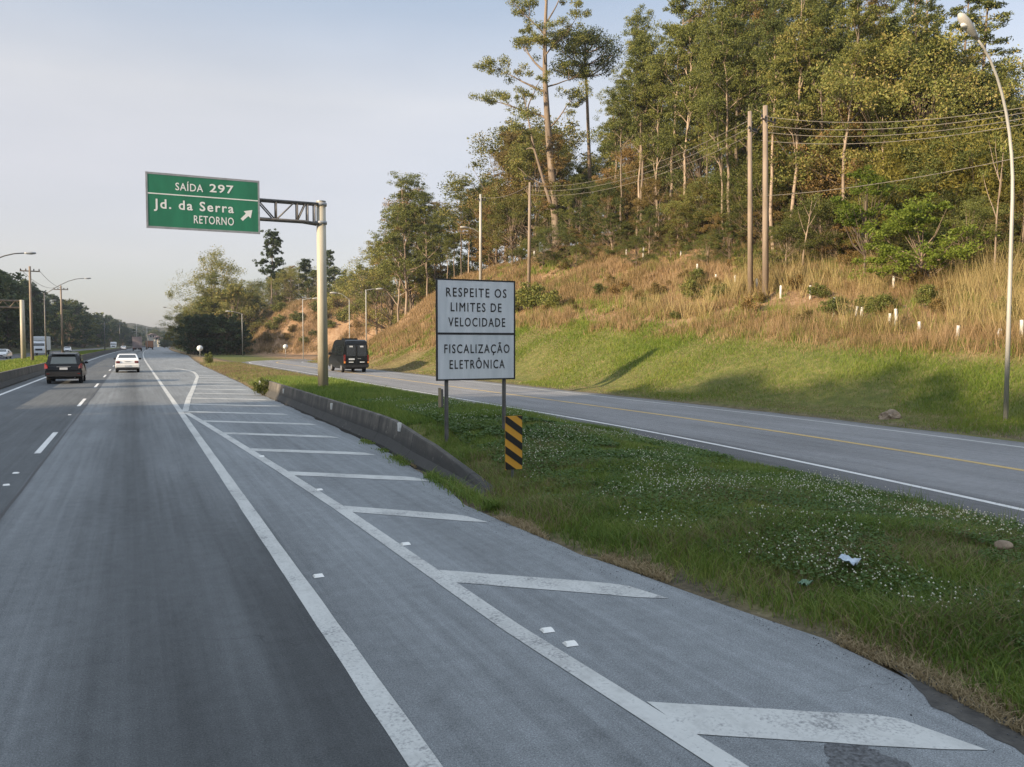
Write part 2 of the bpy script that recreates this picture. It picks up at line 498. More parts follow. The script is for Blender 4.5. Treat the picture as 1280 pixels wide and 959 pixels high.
def add_prism(bm, pts, thick):
    """flat polygon given a thickness along its normal (both sides of the given plane stay proud by thick)"""
    pts = [Vector(p) for p in pts]
    n = Vector((0, 0, 0))
    for i in range(len(pts)):
        a, c = pts[i], pts[(i + 1) % len(pts)]
        n += a.cross(c)
    n.normalize()
    A = [bm.verts.new(p) for p in pts]
    B = [bm.verts.new(p + n * thick) for p in pts]
    bm.faces.new(A[::-1]); bm.faces.new(B)
    for i in range(len(pts)):
        j = (i + 1) % len(pts)
        bm.faces.new((A[i], A[j], B[j], B[i]))

def boxes(name, mat, parent, items, bevel=0):
    bm = bmesh.new()
    for lo, hi in items: add_box(bm, lo, hi, bevel)
    return from_bm(name, bm, mat, parent)

def tubes(name, mat, parent, items, seg=8):
    bm = bmesh.new()
    for pts, r in items: add_tube(bm, pts, r, seg)
    return from_bm(name, bm, mat, parent, True)

def prisms(name, mat, parent, items, thick=.01):
    bm = bmesh.new()
    for pts in items: add_prism(bm, pts, thick)
    return from_bm(name, bm, mat, parent)

def copy_tree(o, parent=None):
    c = o.copy(); COL.objects.link(c)
    if parent: c.parent = parent
    for ch in o.children: copy_tree(ch, c)
    return c

# ------------------------------------------------------------------ terrain sheet
def ranges(*segs):
    out = []
    for a, b_, s in segs:
        out += list(np.arange(a, b_ - 1e-6, s))
    out.append(segs[-1][1])
    return np.array(out)
xs = ranges((-1500, -200, 130), (-200, -64, 12), (-64, -26, 3), (-26, -14, 2), (-14, -5.5, .5), (-5.5, 4.0, 1.9), (4.0, 12.0, .2), (12, 19, 1.4), (19, 30, .6), (30, 48, .75), (48, 100, 2.5), (100, 240, 14), (240, 1800, 120))
ys = ranges((-90, -10, 8), (-10, 0, 2), (0, 20, .5), (20, 70, .8), (70, 200, 1.3), (200, 330, 5), (330, 900, 20), (900, 2600, 85))
nx, ny = len(xs), len(ys)
V = np.zeros((ny, nx, 3), np.float32)
cov = np.zeros((ny, nx, 4), np.float32); cov[..., 3] = 1
for j, Y in enumerate(ys):
    o_ = off(Y)
    pe = pave_edge(Y)
    for i, x in enumerate(xs):
        X = x + o_
        V[j, i] = (X, Y, tz(X, Y))
        dryv = woodv = vergev = 0
        if x > 19.4:
            crest = lin(Y, [(-30, 28.0), (20, 27.0), (58, 26.3), (76, 23.6), (95, 22.6)])
            dryv = sm(crest - .6, crest + 1.8, x + 1.2 * n2(X, Y, .3, 8)) if Y < 120 else sm(20, 23, x)
            dryv = max(dryv, .45 * sm(55, 80, Y))
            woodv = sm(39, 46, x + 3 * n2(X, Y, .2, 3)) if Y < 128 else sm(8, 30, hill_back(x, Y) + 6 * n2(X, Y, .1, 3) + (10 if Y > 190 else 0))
            vergev = 1 - sm(19.5, 20.3, x + .4 * n2(X, Y, .9))
        elif 4 < x < 12:
            dryv = sm(40, 70, Y) * .7
            vergev = max((1 - sm(pe + .15, pe + .65, x + .25 * n2(X, Y, .9))), sm(10.6, 11.2, x - ramp_shift(Y) + .3 * n2(X, Y, .8)))
        elif x < -24:
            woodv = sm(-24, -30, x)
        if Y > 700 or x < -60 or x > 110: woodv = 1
        cov[j, i, :3] = (dryv, woodv, vergev)
idx = np.arange(nx * ny).reshape(ny, nx)
quads = np.stack([idx[:-1, :-1], idx[:-1, 1:], idx[1:, 1:], idx[1:, :-1]], -1).reshape(-1, 4)
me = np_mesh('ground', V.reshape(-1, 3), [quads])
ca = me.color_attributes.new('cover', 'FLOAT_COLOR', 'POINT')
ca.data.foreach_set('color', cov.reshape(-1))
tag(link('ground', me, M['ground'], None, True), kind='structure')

# ------------------------------------------------------------------ roads and markings
def strip(name, mat, yl, yr, ysamp, z, curve=True):
    v = []
    for Y in ysamp:
        o_ = off(Y) if curve else 0
        v.append((yl(Y) + o_, Y, z)); v.append((yr(Y) + o_, Y, z))
    n = len(ysamp)
    f = np.array([[2 * i, 2 * i + 1, 2 * i + 3, 2 * i + 2] for i in range(n - 1)])
    return tag(link(name, np_mesh(name, v, [f]), mat), kind='structure')

YS = list(np.arange(-60, 0, 10)) + list(np.arange(0, 60, .5)) + list(np.arange(60, 200, 3)) + list(np.arange(200, 1000, 12))
def ragged(Y): return pave_edge(Y) + .10 * n2(0, Y, .8, 3) + .05 * n2(0, Y, 2.6, 3)
strip('main_road', M['asphalt_main'], lambda Y: -6.4, ragged, YS, 0.0)
strip('opposite_road', M['asphalt_opp'], lambda Y: -24.5, lambda Y: -13.4, YS, 0.0)
L1 = 1.39
strip('edge_line', M['paint_white'], lambda Y: L1 - .085 + .006 * n2(3, Y, 2.2), lambda Y: L1 + .085 + .006 * n2(7, Y, 2.2), YS, .004)
strip('median_line', M['paint_far'], lambda Y: -5.53, lambda Y: -5.36, YS, .004)
def line2(Y):
    return lin(Y, [(-20, 3.5), (3.3, 2.89), (5.76, 2.72), (11.07, 2.56), (14.94, 2.37), (19, 2.14), (23.6, 1.87), (29, 1.53)])
strip('gore_line', M['paint_white'], lambda Y: line2(Y) - .085, lambda Y: line2(Y) + .085, list(np.arange(-20, 29.1, .6)), .0055)
def poly_strip(name, mat, pts, w, z):
    v = []
    pts = [Vector((a, c, 0)) for a, c in pts]
    for i, q in enumerate(pts):
        t = (pts[min(i + 1, len(pts) - 1)] - pts[max(i - 1, 0)]).normalized()
        nrm = Vector((-t.y, t.x, 0))
        v.append((q + nrm * w / 2 + Vector((0, 0, z)))[:]); v.append((q - nrm * w / 2 + Vector((0, 0, z)))[:])
    f = np.array([[2 * i, 2 * i + 2, 2 * i + 3, 2 * i + 1] for i in range(len(pts) - 1)])
    return tag(link(name, np_mesh(name, v, [f]), mat), kind='structure')
vpts = [(1.53, 29), (2.05, 36), (2.65, 43), (3.3, 51), (3.95, 59), (4.2, 64), (4.35, 69), (4.25, 73), (3.9, 77), (3.4, 80)]
poly_strip('gore_edge_line', M['paint_white'], vpts, .2, .007)
def gore_left(Y): return line2(Y) + .085 if Y < 29 else lin(Y, [(a2, a1) for a1, a2 in vpts]) + .1
# hatched bars of the gore
sv, sf = [], []
bars = [3.94, 7.33, 10.95, 14.4, 18.0, 21.65, 25.3, 29.0] + [29 + 3.6 * k for k in range(1, 10)]
for k, y0 in enumerate(bars):
    xl = gore_left(y0); xr = min(pave_edge(y0 - 1.4) - .22, 4.45) if y0 < 30 else pave_edge(y0) - .3
    xr = (4.26, 4.26, 4.02, 4.38, 4.42, 4.44, 4.6)[k] if k < 7 else xr
    if xr - xl < .5: continue
    h = .235 if y0 < 30 else .22
    slope = (.65, .845, 1.0, .83, .82, .88)[k] if k < 6 else .86
    n = 8
    for i in range(n + 1):
        x = xl + (xr - xl) * i / n
        jit = .018 * n2(x, y0, 3.1)
        yc = y0 - slope * (x - xl)
        ex = .0 if i < n else .06
        sv.append((x + ex, yc - h + jit, .0048)); sv.append((x - ex, yc + h + jit, .0048))
    o0 = len(sv) - 2 * (n + 1)
    for i in range(n): sf.append([o0 + 2 * i, o0 + 2 * i + 2, o0 + 2 * i + 3, o0 + 2 * i + 1])
tag(link('gore_hatching', np_mesh('gore_hatching', sv, [np.array(sf)]), M['paint_white']), kind='structure')
# broken lane line
sv, sf = [], []
y0 = 5.3
while y0 < 700:
    for (a, c) in ((-1.925, y0), (-1.805, y0), (-1.805, y0 + 4.4), (-1.925, y0 + 4.4)):
        sv.append((a + off(c), c, .004))
    n = len(sv); sf.append([n - 4, n - 3, n - 2, n - 1])
    y0 += 14.0
tag(link('lane_line', np_mesh('lane_line', sv, [np.array(sf)]), M['paint_far']), kind='structure')
M['soil'] = mottled('damp_soil', (.030, .028, .025), (.075, .068, .058), 9, .95, .8)
strip('edge_soil', M['soil'], lambda Y: ragged(Y) + .16 - (.40 + .12 * n2(2, Y, 2.1) + .06 * n2(2, Y, 7)) * (1 - sm(2.7, 4.5, Y)), lambda Y: ragged(Y) + .17, list(np.arange(-2, 4.55, .05)), .003)
M['tar'] = mottled('crumbling_tar', (.035, .035, .036), (.15, .155, .16), 34, .9, 1.0)
strip('asphalt_scar', M['tar'], lambda Y: 3.36 + .07 * n2(1, Y, 9) + .05 * n2(1, Y, 26) + 2.2 * (Y - 3.0) ** 2, lambda Y: 3.78 + .07 * n2(9, Y, 8) + .05 * n2(4, Y, 24) - 2.2 * (Y - 3.0) ** 2, list(np.arange(2.70, 3.30, .012)), .0026)
# dark sealed joint between the lanes
strip('seam', M['plastic_dark'], lambda Y: -1.66 + .02 * n2(0, Y, .5), lambda Y: -1.615 + .02 * n2(3, Y, .5), list(np.arange(8, 90, .8)), .002)

# ramp with its bend to the right behind the hill
RAMP = [(15.25 + ramp_shift(y), y) for y in list(range(-12, 24, 1)) + list(range(24, 97, 3))]
cx, cy, rad = 15.25 + 27, 96.0, 27.0
for k in range(1, 25):
    a = math.pi - math.pi / 2 * k / 24
    RAMP.append((cx + rad * math.cos(a), cy + rad * math.sin(a)))
RAMP += [(cx + 4 * k, cy + rad + .3 * k) for k in range(1, 30)]
def ramp_strip(name, mat, a, c, z, jag=0):
    v = []
    P = [Vector((q[0], q[1], 0)) for q in RAMP]
    # densify the straight
    Q = []
    for i in range(len(P) - 1):
        for s in range(4): Q.append(P[i].lerp(P[i + 1], s / 4))
    Q.append(P[-1])
    for i, q in enumerate(Q):
        t = (Q[min(i + 1, len(Q) - 1)] - Q[max(i - 1, 0)]).normalized()
        nr = Vector((t.y, -t.x, 0))
        j1 = jag * n2(q.x, q.y, .7, 1); j2 = jag * n2(q.x, q.y, .7, 6)
        v.append((q + nr * (a + j1) + Vector((0, 0, z)))[:]); v.append((q + nr * (c + j2) + Vector((0, 0, z)))[:])
    f = np.array([[2 * i, 2 * i + 1, 2 * i + 3, 2 * i + 2] for i in range(len(Q) - 1)])
    return tag(link(name, np_mesh(name, v, [f]), mat), kind='structure')
ramp_strip('ramp_road', M['asphalt_ramp'], -4.05, 3.95, .0, .22)
ramp_strip('ramp_edge_line', M['paint_far'], -3.06, -2.93, .004)
ramp_strip('ramp_far_line', M['paint_white'], 3.05, 3.17, .004)
ramp_strip('ramp_centre_line', M['paint_yellow'], .04, .22, .004)

# ------------------------------------------------------------------ concrete barriers
def barrier_mesh(path, prof, smooth_h=lambda i: 1.0):
    bm = bmesh.new()
    rings = []
    for i, (x, y) in enumerate(path):
        k = smooth_h(i)
        rings.append([bm.verts.new((x + u, y, max(-.04, z * k) if z > 0 else z)) for u, z in prof])
    for a, c in zip(rings, rings[1:]):
        for k in range(len(prof)):
            j = (k + 1) % len(prof)
            bm.faces.new((a[k], a[j], c[j], c[k]))
    bm.faces.new(rings[0][::-1]); bm.faces.new(rings[-1])
    bmesh.ops.recalc_face_normals(bm, faces=bm.faces)
    return bm
prof = [(0, -.05), (0, .05), (.13, .23), (.19, .57), (.205, .60), (.30, .60), (.32, .57), (.36, -.05)]
ypts = [10.9, 11.6, 12.3, 13, 13.8, 14.6, 15.4, 16.2, 17] + [17 + 1.0 * k for k in range(1, 22)]
path = [(pave_edge(y) + .03 + (.34 * (1 - sm(10.5, 15, y))), y) for y in ypts]
hs = [lin(y, [(10.9, .06), (11.7, .22), (13.8, .74), (15, .88), (17.5, 1.06), (40, 1.06)]) + .012 * n2(y, 0, 1.3) for y in ypts]
bar = from_bm('concrete_barrier', barrier_mesh(path, prof, lambda i: hs[i]), M['barrier'])
tag(bar, 'low stained concrete barrier beside the hatched gore, its near end sloping into the grass', 'barrier')
for px, py in ((500, 534), (415, 508), (355, 489), (325, 478)):
    d = ray(px, py)
    # where the sight line meets the upper face
    t = min((abs((d * (s * .05)).x - (pave_edge((d * (s * .05)).y) + .20)), s * .05) for s in range(200, 1200))[1]
    q = Vector((0, 0, CAMH)) + d * t
    boxes('reflector', M['stud'], bar, [((q.x - .04, q.y - .05, q.z - .09), (q.x + .02, q.y + .05, q.z + .09))], .006)
mprof = [(0, -.05), (0, .08), (-.15, .30), (-.21, .78), (-.36, .78), (-.42, .30), (-.57, .08), (-.57, -.05)]
mpath = [(-6.05 + off(y), y) for y in list(range(-20, 200, 6)) + list(range(200, 900, 12))]
tag(from_bm('median_barrier', barrier_mesh(mpath, mprof), M['barrier']), 'long dark concrete median barrier left of the main road', 'barrier')

# ------------------------------------------------------------------ lettering
def text_mesh(body, w, capz, x0, z0, y, bold=.02, spacing=1.1):
    """flat letters, left edge x0, baseline z0, total width w, capital height capz, facing -Y"""
    thick = .010 if bold < .02 else .022
    def raw(s):
        cu = bpy.data.curves.new('letters', 'FONT')
        cu.body = s; cu.size = 1; cu.offset = 0; cu.space_character = spacing; cu.resolution_u = 3
        ob = bpy.data.objects.new('letters', cu); COL.objects.link(ob)
        dg = bpy.context.evaluated_depsgraph_get()
        me = bpy.data.meshes.new_from_object(ob.evaluated_get(dg))
        bpy.data.objects.remove(ob); bpy.data.curves.remove(cu)
        return me
    hm = raw('H'); cap = max(v.co.y for v in hm.vertices) - min(v.co.y for v in hm.vertices); hy = min(v.co.y for v in hm.vertices)
    bpy.data.meshes.remove(hm)
    me = raw(body)
    a = min(v.co.x for v in me.vertices); c = max(v.co.x for v in me.vertices)
    for v in me.vertices:
        v.co = Vector((x0 + (v.co.x - a) / (c - a) * w, y, z0 + (v.co.y - hy) / cap * capz))
    me.materials.clear()
    tw = thick * capz * 1.35
    bm = bmesh.new()
    for i, (dx, dz) in enumerate(((0, 0), (tw, 0), (-tw, 0), (0, tw), (0, -tw), (.7 * tw, .7 * tw), (-.7 * tw, .7 * tw), (.7 * tw, -.7 * tw), (-.7 * tw, -.7 * tw))):
        k = len(bm.verts)
        bm.from_mesh(me); bm.verts.ensure_lookup_table()
        for v in bm.verts[k:]: v.co += Vector((dx, -.00025 * i, dz))
    bm.to_mesh(me); bm.free()
    return me

# green exit sign on its cantilever
def green_sign():
    X, Y = 6.85, 32.2
    g = tz(X, Y)
    r = empty('exit_sign', (X, Y, g - .05), 0, 'large green exit sign with white lettering on a cantilever pole beyond the barrier', 'road sign')
    H = 7.95 - g
    tubes('pole', M['pole_paint'], r, [([(0, 0, 0), (0, 0, H)], [.205, .18])], 20)
    bm = bmesh.new()
    add_tube(bm, [(0, 0, H), (0, 0, H + .04)], .19, 20)
    from_bm('pole_cap', bm, M['steel'], r, False)
    for zz in (H - .82, H - .1): tubes('collar', M['steel'], r, [([(0, 0, zz - .06), (0, 0, zz + .06)], .225)], 20)
    xl, xr = .54 - X, 4.45 - X
    bot, top = 6.55 - g, 8.50 - g
    # truss arm: two chords front and back, verticals and diagonals
    zt, zb = H - .10, H - .82
    items = []
    for yy in (-.16, .16):
        items += [([(xl + .3, yy, zt), (-.16, yy, zt)], .05), ([(xl + .3, yy, zb), (-.7, yy, zb), (-.16, yy, zb - .06)], .05)]
        for x in (-.28, -.55, -.95, -1.75, -2.5, -3.3, -4.2): items.append(([(x, yy, zb), (x, yy, zt)], .028))
        for a, c in ((-.95, -.62), (-1.75, -1.05), (-1.8, -2.45), (-3.3, -2.55), (-3.3, -4.2)): items.append(([(a, yy, zb), (c, yy, zt)], .028))
    for x in (-.55, -1.75, -2.5): 
        for zz in (zt, zb): items.append(([(x, -.16, zz), (x, .16, zz)], .028))
    tubes('truss_arm', M['steel_dark'], r, items, 8)
    yf = -.27
    pn = boxes('panel', M['sign_green'], r, [((xl, yf, bot), (xr, yf + .04, top))], .006)
    t = .045
    fr = boxes('border', M['steel'], pn, [((xl - .02, yf - .008, bot - .03), (xl + t, yf + .05, top + .03)), ((xr - t, yf - .008, bot - .03), (xr + .02, yf + .05, top + .03)),
        ((xl + t, yf - .006, top - t), (xr - t, yf + .048, top + .028)), ((xl + t, yf - .006, bot - .028), (xr - t, yf + .048, bot + t))])
    W, HH = xr - xl, top - bot
    zf = lambda v: top - v * HH
    boxes('divider', M['letter_white'], pn, [((xl + t, yf - .006, zf(.385)), (xr - t, yf + .001, zf(.365)))])
    def T(s, u0, u1, v0, v1, bold, sp=1.1):
        link('lettering', text_mesh(s, (u1 - u0) * W, (v1 - v0) * HH, xl + u0 * W, zf(v1), yf - .004, bold, sp), M['letter_white'], pn)
    T('SAÍDA', .25, .49, .150, .285, .012)
    T('297', .55, .762, .125, .270, .035)
    T('Jd. da Serra', .063, .762, .475, .640, .03, 1.2)
    T('RETORNO', .405, .762, .735, .880, .012)
    # arrow pointing up to the right
    ar = [(-.22, -.22), (-.13, -.31), (.09, -.09), (.17, -.17), (.24, .24), (-.17, .17), (-.09, .09), (-.30, -.13)]
    ar = [(-.30, -.20), (-.20, -.30), (.06, -.05), (.17, -.15), (.25, .25), (-.15, .17), (-.05, .06)]
    cx_, cz_ = xl + .885 * W, zf(.66)
    prisms('arrow', M['letter_white'], pn, [[(cx_ + .78 * a, yf - .001, cz_ + .78 * c) for a, c in ar]], .003)
    for x in (xl + .4, xl + 1.9, xr - .4): boxes('bracket', M['steel_dark'], r, [((x, yf + .04, bot + .1), (x + .08, yf + .11, top - .1))])
    boxes('base_plate', M['steel_dark'], r, [((-.34, -.34, .0), (.34, .34, .09))], .01)
green_sign()

# white speed limit sign
def white_sign():
    pl = at_plane(560, 546, .40)
    d = depth(pl)
    X0 = at_plane(545, 560, .40)
    # plane Y = const
    def xz(px, py):
        dd = ray(px, py); t = pl.y / dd.y
        return dd.x * t, CAMH + dd.z * t
    xl, zt = xz(545, 348); _, zb = xz(546, 476); xr, _z = xz(643.5, 349)
    X = (xl + xr) / 2
    r = empty('speed_sign', (X, pl.y, 0), 0, 'white two-panel sign with black lettering on two steel posts in the grass', 'road sign')
    hw = (xr - xl) / 2
    for k, x in ((0, -hw + .235), (1, hw - .225)):
        g = tz(X + x, pl.y + .06)
        boxes('post', M['steel_dark'], r, [((x - .036, .03, g - .1), (x + .036, .09, zt - .1))], .01)
    pn = boxes('panel', M['sign_white'], r, [((-hw, -.012, zb), (hw, .02, zt))], .004)
    t = .028
    boxes('border', M['letter_black'], pn, [((-hw - .004, -.016, zb - .004), (-hw + t, .024, zt + .004)), ((hw - t, -.016, zb - .004), (hw + .004, .024, zt + .004)),
        ((-hw + t, -.015, zt - t), (hw - t, .022, zt + .003)), ((-hw + t, -.015, zb - .003), (hw - t, .022, zb + t))])
    H = zt - zb; W = 2 * hw
    boxes('divider', M['letter_black'], pn, [((-hw + t, -.0165, zt - .548 * H), (hw - t, -.010, zt - .527 * H))])
    for s, u0, u1, v1 in (('RESPEITE OS', .12, .885, .172), ('LIMITES DE', .177, .82, .317), ('VELOCIDADE', .147, .868, .465), ('FISCALIZAÇÃO', .096, .925, .73), ('ELETRÔNICA', .16, .86, .885)):
        link('lettering', text_mesh(s, (u1 - u0) * W, .085 * H, -hw + u0 * W, zt - v1 * H, -.0155, .007, 1.25), M['letter_black'], pn)
    # mounting bands behind
    for x in (-hw + .235, hw - .225):
        for zz in (zb + .3, zt - .4): boxes('bracket', M['steel_dark'], r, [((x - .09, .02, zz), (x + .09, .032, zz + .05))])
    return X, pl.y, hw
SX, SY, SHW = white_sign()

# hazard marker
def hazard_marker():
    d = 13.0
    p = at_plane(642, 600, .14)
    g = tz(p.x, p.y)
    r = empty('hazard_marker', (p.x, p.y, g - .05), 0, 'upright panel with slanted amber and black stripes at the end of the barrier', 'road sign')
    zt = z_at(p, 520) - g + .05; zb = z_at(p, 587) - g + .05
    hw = 11.2 * depth(p) / F * 1.04
    tubes('post', M['steel'], r, [([(0, .04, -.1), (0, .04, zt - .1)], .025)], 8)
    pn = boxes('panel', M['chev_yellow'], r, [((-hw, -.006, zb), (hw, .006, zt))], .002)
    H = zt - zb
    # black bands sloping down to the right, clipped to the panel
    bands = []
    per = .285 * H; drop = .25 * H
    for k in range(-1, 5):
        zl = zt + .02 * H - k * per
        poly = [(-hw, zl), (-hw, zl - .14 * H), (hw, zl - .14 * H - drop), (hw, zl - drop)]
        def clip(poly, zc, keep_below):
            out = []
            for i in range(len(poly)):
                a, c = poly[i], poly[(i + 1) % len(poly)]
                ina = a[1] <= zc if keep_below else a[1] >= zc
                inc = c[1] <= zc if keep_below else c[1] >= zc
                if ina: out.append(a)
                if ina != inc:
                    t = (zc - a[1]) / (c[1] - a[1]); out.append((a[0] + t * (c[0] - a[0]), zc))
            return out
        poly = clip(poly, zt - .002, True)
        if len(poly) > 2: poly = clip(poly, zb + .002, False)
        if len(poly) > 2: bands.append([(x, -.0075, z) for x, z in poly])
    prisms('stripe_band', M['chev_black'], pn, bands, .003)
hazard_marker()

# amber marker post behind the white sign
p = at_plane(551, 521, .38)
r = empty('marker_post', (p.x, p.y, tz(p.x, p.y)), 0, 'short pale marker post with a tan face standing behind the white sign', 'marker post')
boxes('post', M['steel_dark'], r, [((-.015, .0, -.05), (.075, .06, .58))], .008)
boxes('face', M['wood_pale'], r, [((-.06, -.012, .06), (.012, .03, .62))], .006)

# ------------------------------------------------------------------ lamps and poles
def curve_lamp(base, height, reach, rad, label, group=None, head=1.0, mat='lamp_paint', start=.68, rz=0):
    """tapered post whose top bends over to a cobra head; arm reaches towards -X"""
    r = empty('street_lamp', base, rz, label, 'street lamp', group)
    pts = [(0, 0, -.1), (0, 0, height * .35), (0, 0, height * start)]
    rr = [rad, rad * .85, rad * .7]
    n = 9
    for k in range(1, n + 1):
        a = math.pi / 2 * .80 * k / n
        pts.append((-reach * (1 - math.cos(a)) / (1 - math.cos(math.pi / 2 * .8)), 0, height * start + height * (1 - start) * math.sin(a) / math.sin(math.pi / 2 * .8)))
        rr.append(rad * (.7 - .3 * k / n))
    tubes('post', M[mat], r, [(pts, rr)], 12)
    e = Vector(pts[-1]); t = (e - Vector(pts[-2])).normalized()
    bm = bmesh.new()
    prof = [(-.05, .045), (.1, .07), (.3, .115), (.55, .13), (.75, .105), (.86, .04)]
    add_tube(bm, [e + t * (a * head) for a, _ in prof], [c * head for _, c in prof], 12)
    hd = from_bm('lamp_head', bm, M['lamp_paint'], r, True)
    bm = bmesh.new()
    dn = Vector((t.z, 0, -t.x)); dn = dn if dn.z < 0 else -dn
    bmesh.ops.create_uvsphere(bm, u_segments=12, v_segments=8, radius=.105 * head)
    for v in bm.verts: v.co = Vector((v.co.x * 1.5, v.co.y * .8, v.co.z * .7)) + e + t * (.5 * head) + dn * (.07 * head)
    from_bm('lamp_bowl', bm, M['glass_lamp'], hd, True)
    return r
lp = hit(1257, 527)
LZ = z_at(lp, 52) - lp.z
curve_lamp(lp, LZ * .985, 1.75, .066, 'tall grey street lamp with a bent-over head at the right of the ramp', start=.60, head=1.0)

def pole_with(base, h, rad, label, group=None, mat='wood_pole', cross=None, lamp=None, cat='utility pole', name='utility_pole', lean=0):
    r = empty(name, base, 0, label, cat, group)
    if mat == 'lamp_paint' and base[0] < 0: mat = 'steel_dark'
    tubes('pole', M[mat], r, [([(0, 0, -.2), (lean * .5, 0, h * .5), (lean, 0, h)], [rad, rad * .85, rad * .68])], 10)
    if cross:
        z, hw, ang = cross
        c, s = math.cos(ang), math.sin(ang)
        bm = bmesh.new()
        add_tube(bm, [(-hw * c, -hw * s, z), (hw * c, hw * s, z)], .06, 6)
        from_bm('crossarm', bm, M['wood_pole'], r)
        for k in (-.92, -.4, .4, .92):
            bm = bmesh.new()
            add_tube(bm, [(hw * k * c, hw * k * s, z + .05), (hw * k * c, hw * k * s, z + .14), (hw * k * c, hw * k * s, z + .24)], [.05, .065, .03], 6)
            from_bm('insulator', bm, M['plastic_dark'], r)
    if lamp:
        z, rx, rise, hd = lamp
        sg = 1 if rx > 0 else -1
        pts = [(0, 0, z)] + [(rx * k / 5, 0, z + rise * math.sin(math.pi / 2 * k / 5)) for k in range(1, 6)]
        tubes('lamp_arm', M['steel_dark' if base[0] < 0 else 'lamp_paint'], r, [(pts, .04)], 7)
        e = Vector(pts[-1])
        bm = bmesh.new()
        pr = [(0, .04), (.2, .11), (.5, .14), (.75, .10), (.82, .03)]
        add_tube(bm, [e + Vector((sg * a * hd, 0, .04 * a)) for a, _ in pr], [c * hd * .8 for _, c in pr], 10)
        from_bm('lamp_head', bm, M['steel' if base[0] < 0 else 'lamp_paint'], r, True)
    return r

# left verge: lamp off the frame edge, utility poles along the median
LM = lambda px, X: on_x(px, X)
p = LM(-28, -9.0); pole_with(p, z_at(p, 335) - p.z, .11, 'grey median lamp at the left edge, its arm reaching over the road', 'lamps and poles along the median', 'lamp_paint', None, (z_at(p, 336) - p.z - .05, 2.7, z_at(p, 313) - z_at(p, 336), .85), 'street lamp', 'street_lamp')
p = LM(40, -9.0); pole_with(p, z_at(p, 333) - p.z, .15, 'utility pole with a crossarm standing on the median grass near the left edge', 'lamps and poles along the median', 'wood_pole', (z_at(p, 339) - p.z, .85, .1))
p = LM(78, -9.0); q = pole_with(p, z_at(p, 357) - p.z, .16, 'utility pole on the median carrying a crossarm and a long lamp arm', 'lamps and poles along the median', 'wood_pole', (z_at(p, 362) - p.z, .9, .1))
p = LM(42, -10.2); p.y += 14; pole_with(p, z_at(p, 366) - p.z, .10, 'slim lamp post half hidden behind the first median pole, with a rising arm', 'lamps and poles along the median', 'lamp_paint', None, (z_at(p, 368) - p.z - .05, 4.6, z_at(p, 346) - z_at(p, 368), .95), 'street lamp', 'street_lamp')
# gantry seen from behind
p = LM(29, -11.0)
r = empty('gantry', p, 0, 'pale gantry post with a twin-rail arm over the opposite carriageway', 'sign gantry')
h = z_at(p, 375) - p.z
tubes('post', M['pole_paint'], r, [([(0, 0, -.1), (0, 0, h)], [.26, .22])], 12)
tubes('arm', M['wood_pole'], r, [([(0, 0, z), (-8.5, 0, z)], .09) for z in (h - .1, h - .85)] + [([(-1.2 * k, 0, h - .85), (-1.2 * k - .6, 0, h - .1), (-1.2 * k - 1.2, 0, h - .85)], .045) for k in range(7)], 8)
# a row of farther median lamps
for k, (px, X, ty) in enumerate(((131, -9.5, 402), (150, -9.5, 404), (171, -2.2, 405), (184, 12.0, 409))):
    d = ray(px, 429.5)
    Y = (210, 330, 420, 330)[k]
    X = d.x / d.y * Y
    p = Vector((X, Y, tz(X, Y)))
    pole_with(p, z_at(p, ty) - p.z, .13, ('thin grey pole before the dark left woods', 'slightly farther thin pole before the left woods', 'faint far pole above the grey truck', 'far pale pole near the distant houses')[k], None, 'lamp_paint', (z_at(p, ty + 3) - p.z, .8, 0.1))

# poles and lamps on the right side
def rp(px, py, top, rad, label, mat='wood_pole', lamp=None, cross=None, group=None, lean=0, name='utility_pole', cat='utility pole'):
    p = hit(px, py)
    return pole_with(p, z_at(p, top) - p.z, rad, label, group, mat, cross, lamp, cat, name, lean), p, z_at(p, top)
T1, P1, Z1 = rp(938, 368, 140, .17, 'left one of the twin wooden poles on the dry slope', lean=-.25, cross=(9.6, .42, .3))
T2, P2, Z2 = rp(957, 374, 133, .19, 'right one of the twin wooden poles on the dry slope', cross=(10.0, .75, .3), lean=-.25)
T3, P3, Z3 = rp(661, 366, 228, .17, 'bare wooden pole on the slope right above the white sign', lean=.1, cross=(10.5, .55, .2))
def col_at(px, X, top, rad, label, **kw):
    p = on_x(px, X)
    return pole_with(p, z_at(p, top) - p.z, rad, label, kw.get('group'), kw.get('mat', 'lamp_paint'), kw.get('cross'), kw.get('lamp'), kw.get('cat', 'street lamp'), kw.get('name', 'street_lamp'), 0), p, z_at(p, top)
p = on_x(601, 35.5)
T4, P4, Z4 = col_at(601, 35.5, 243, .19, 'white concrete lamp pole on the ridge, its lamp head facing the ramp', lamp=(z_at(p, 292) - p.z, -1.4, z_at(p, 286) - z_at(p, 292), 1.3), cross=(z_at(p, 250) - p.z, .7, .2))
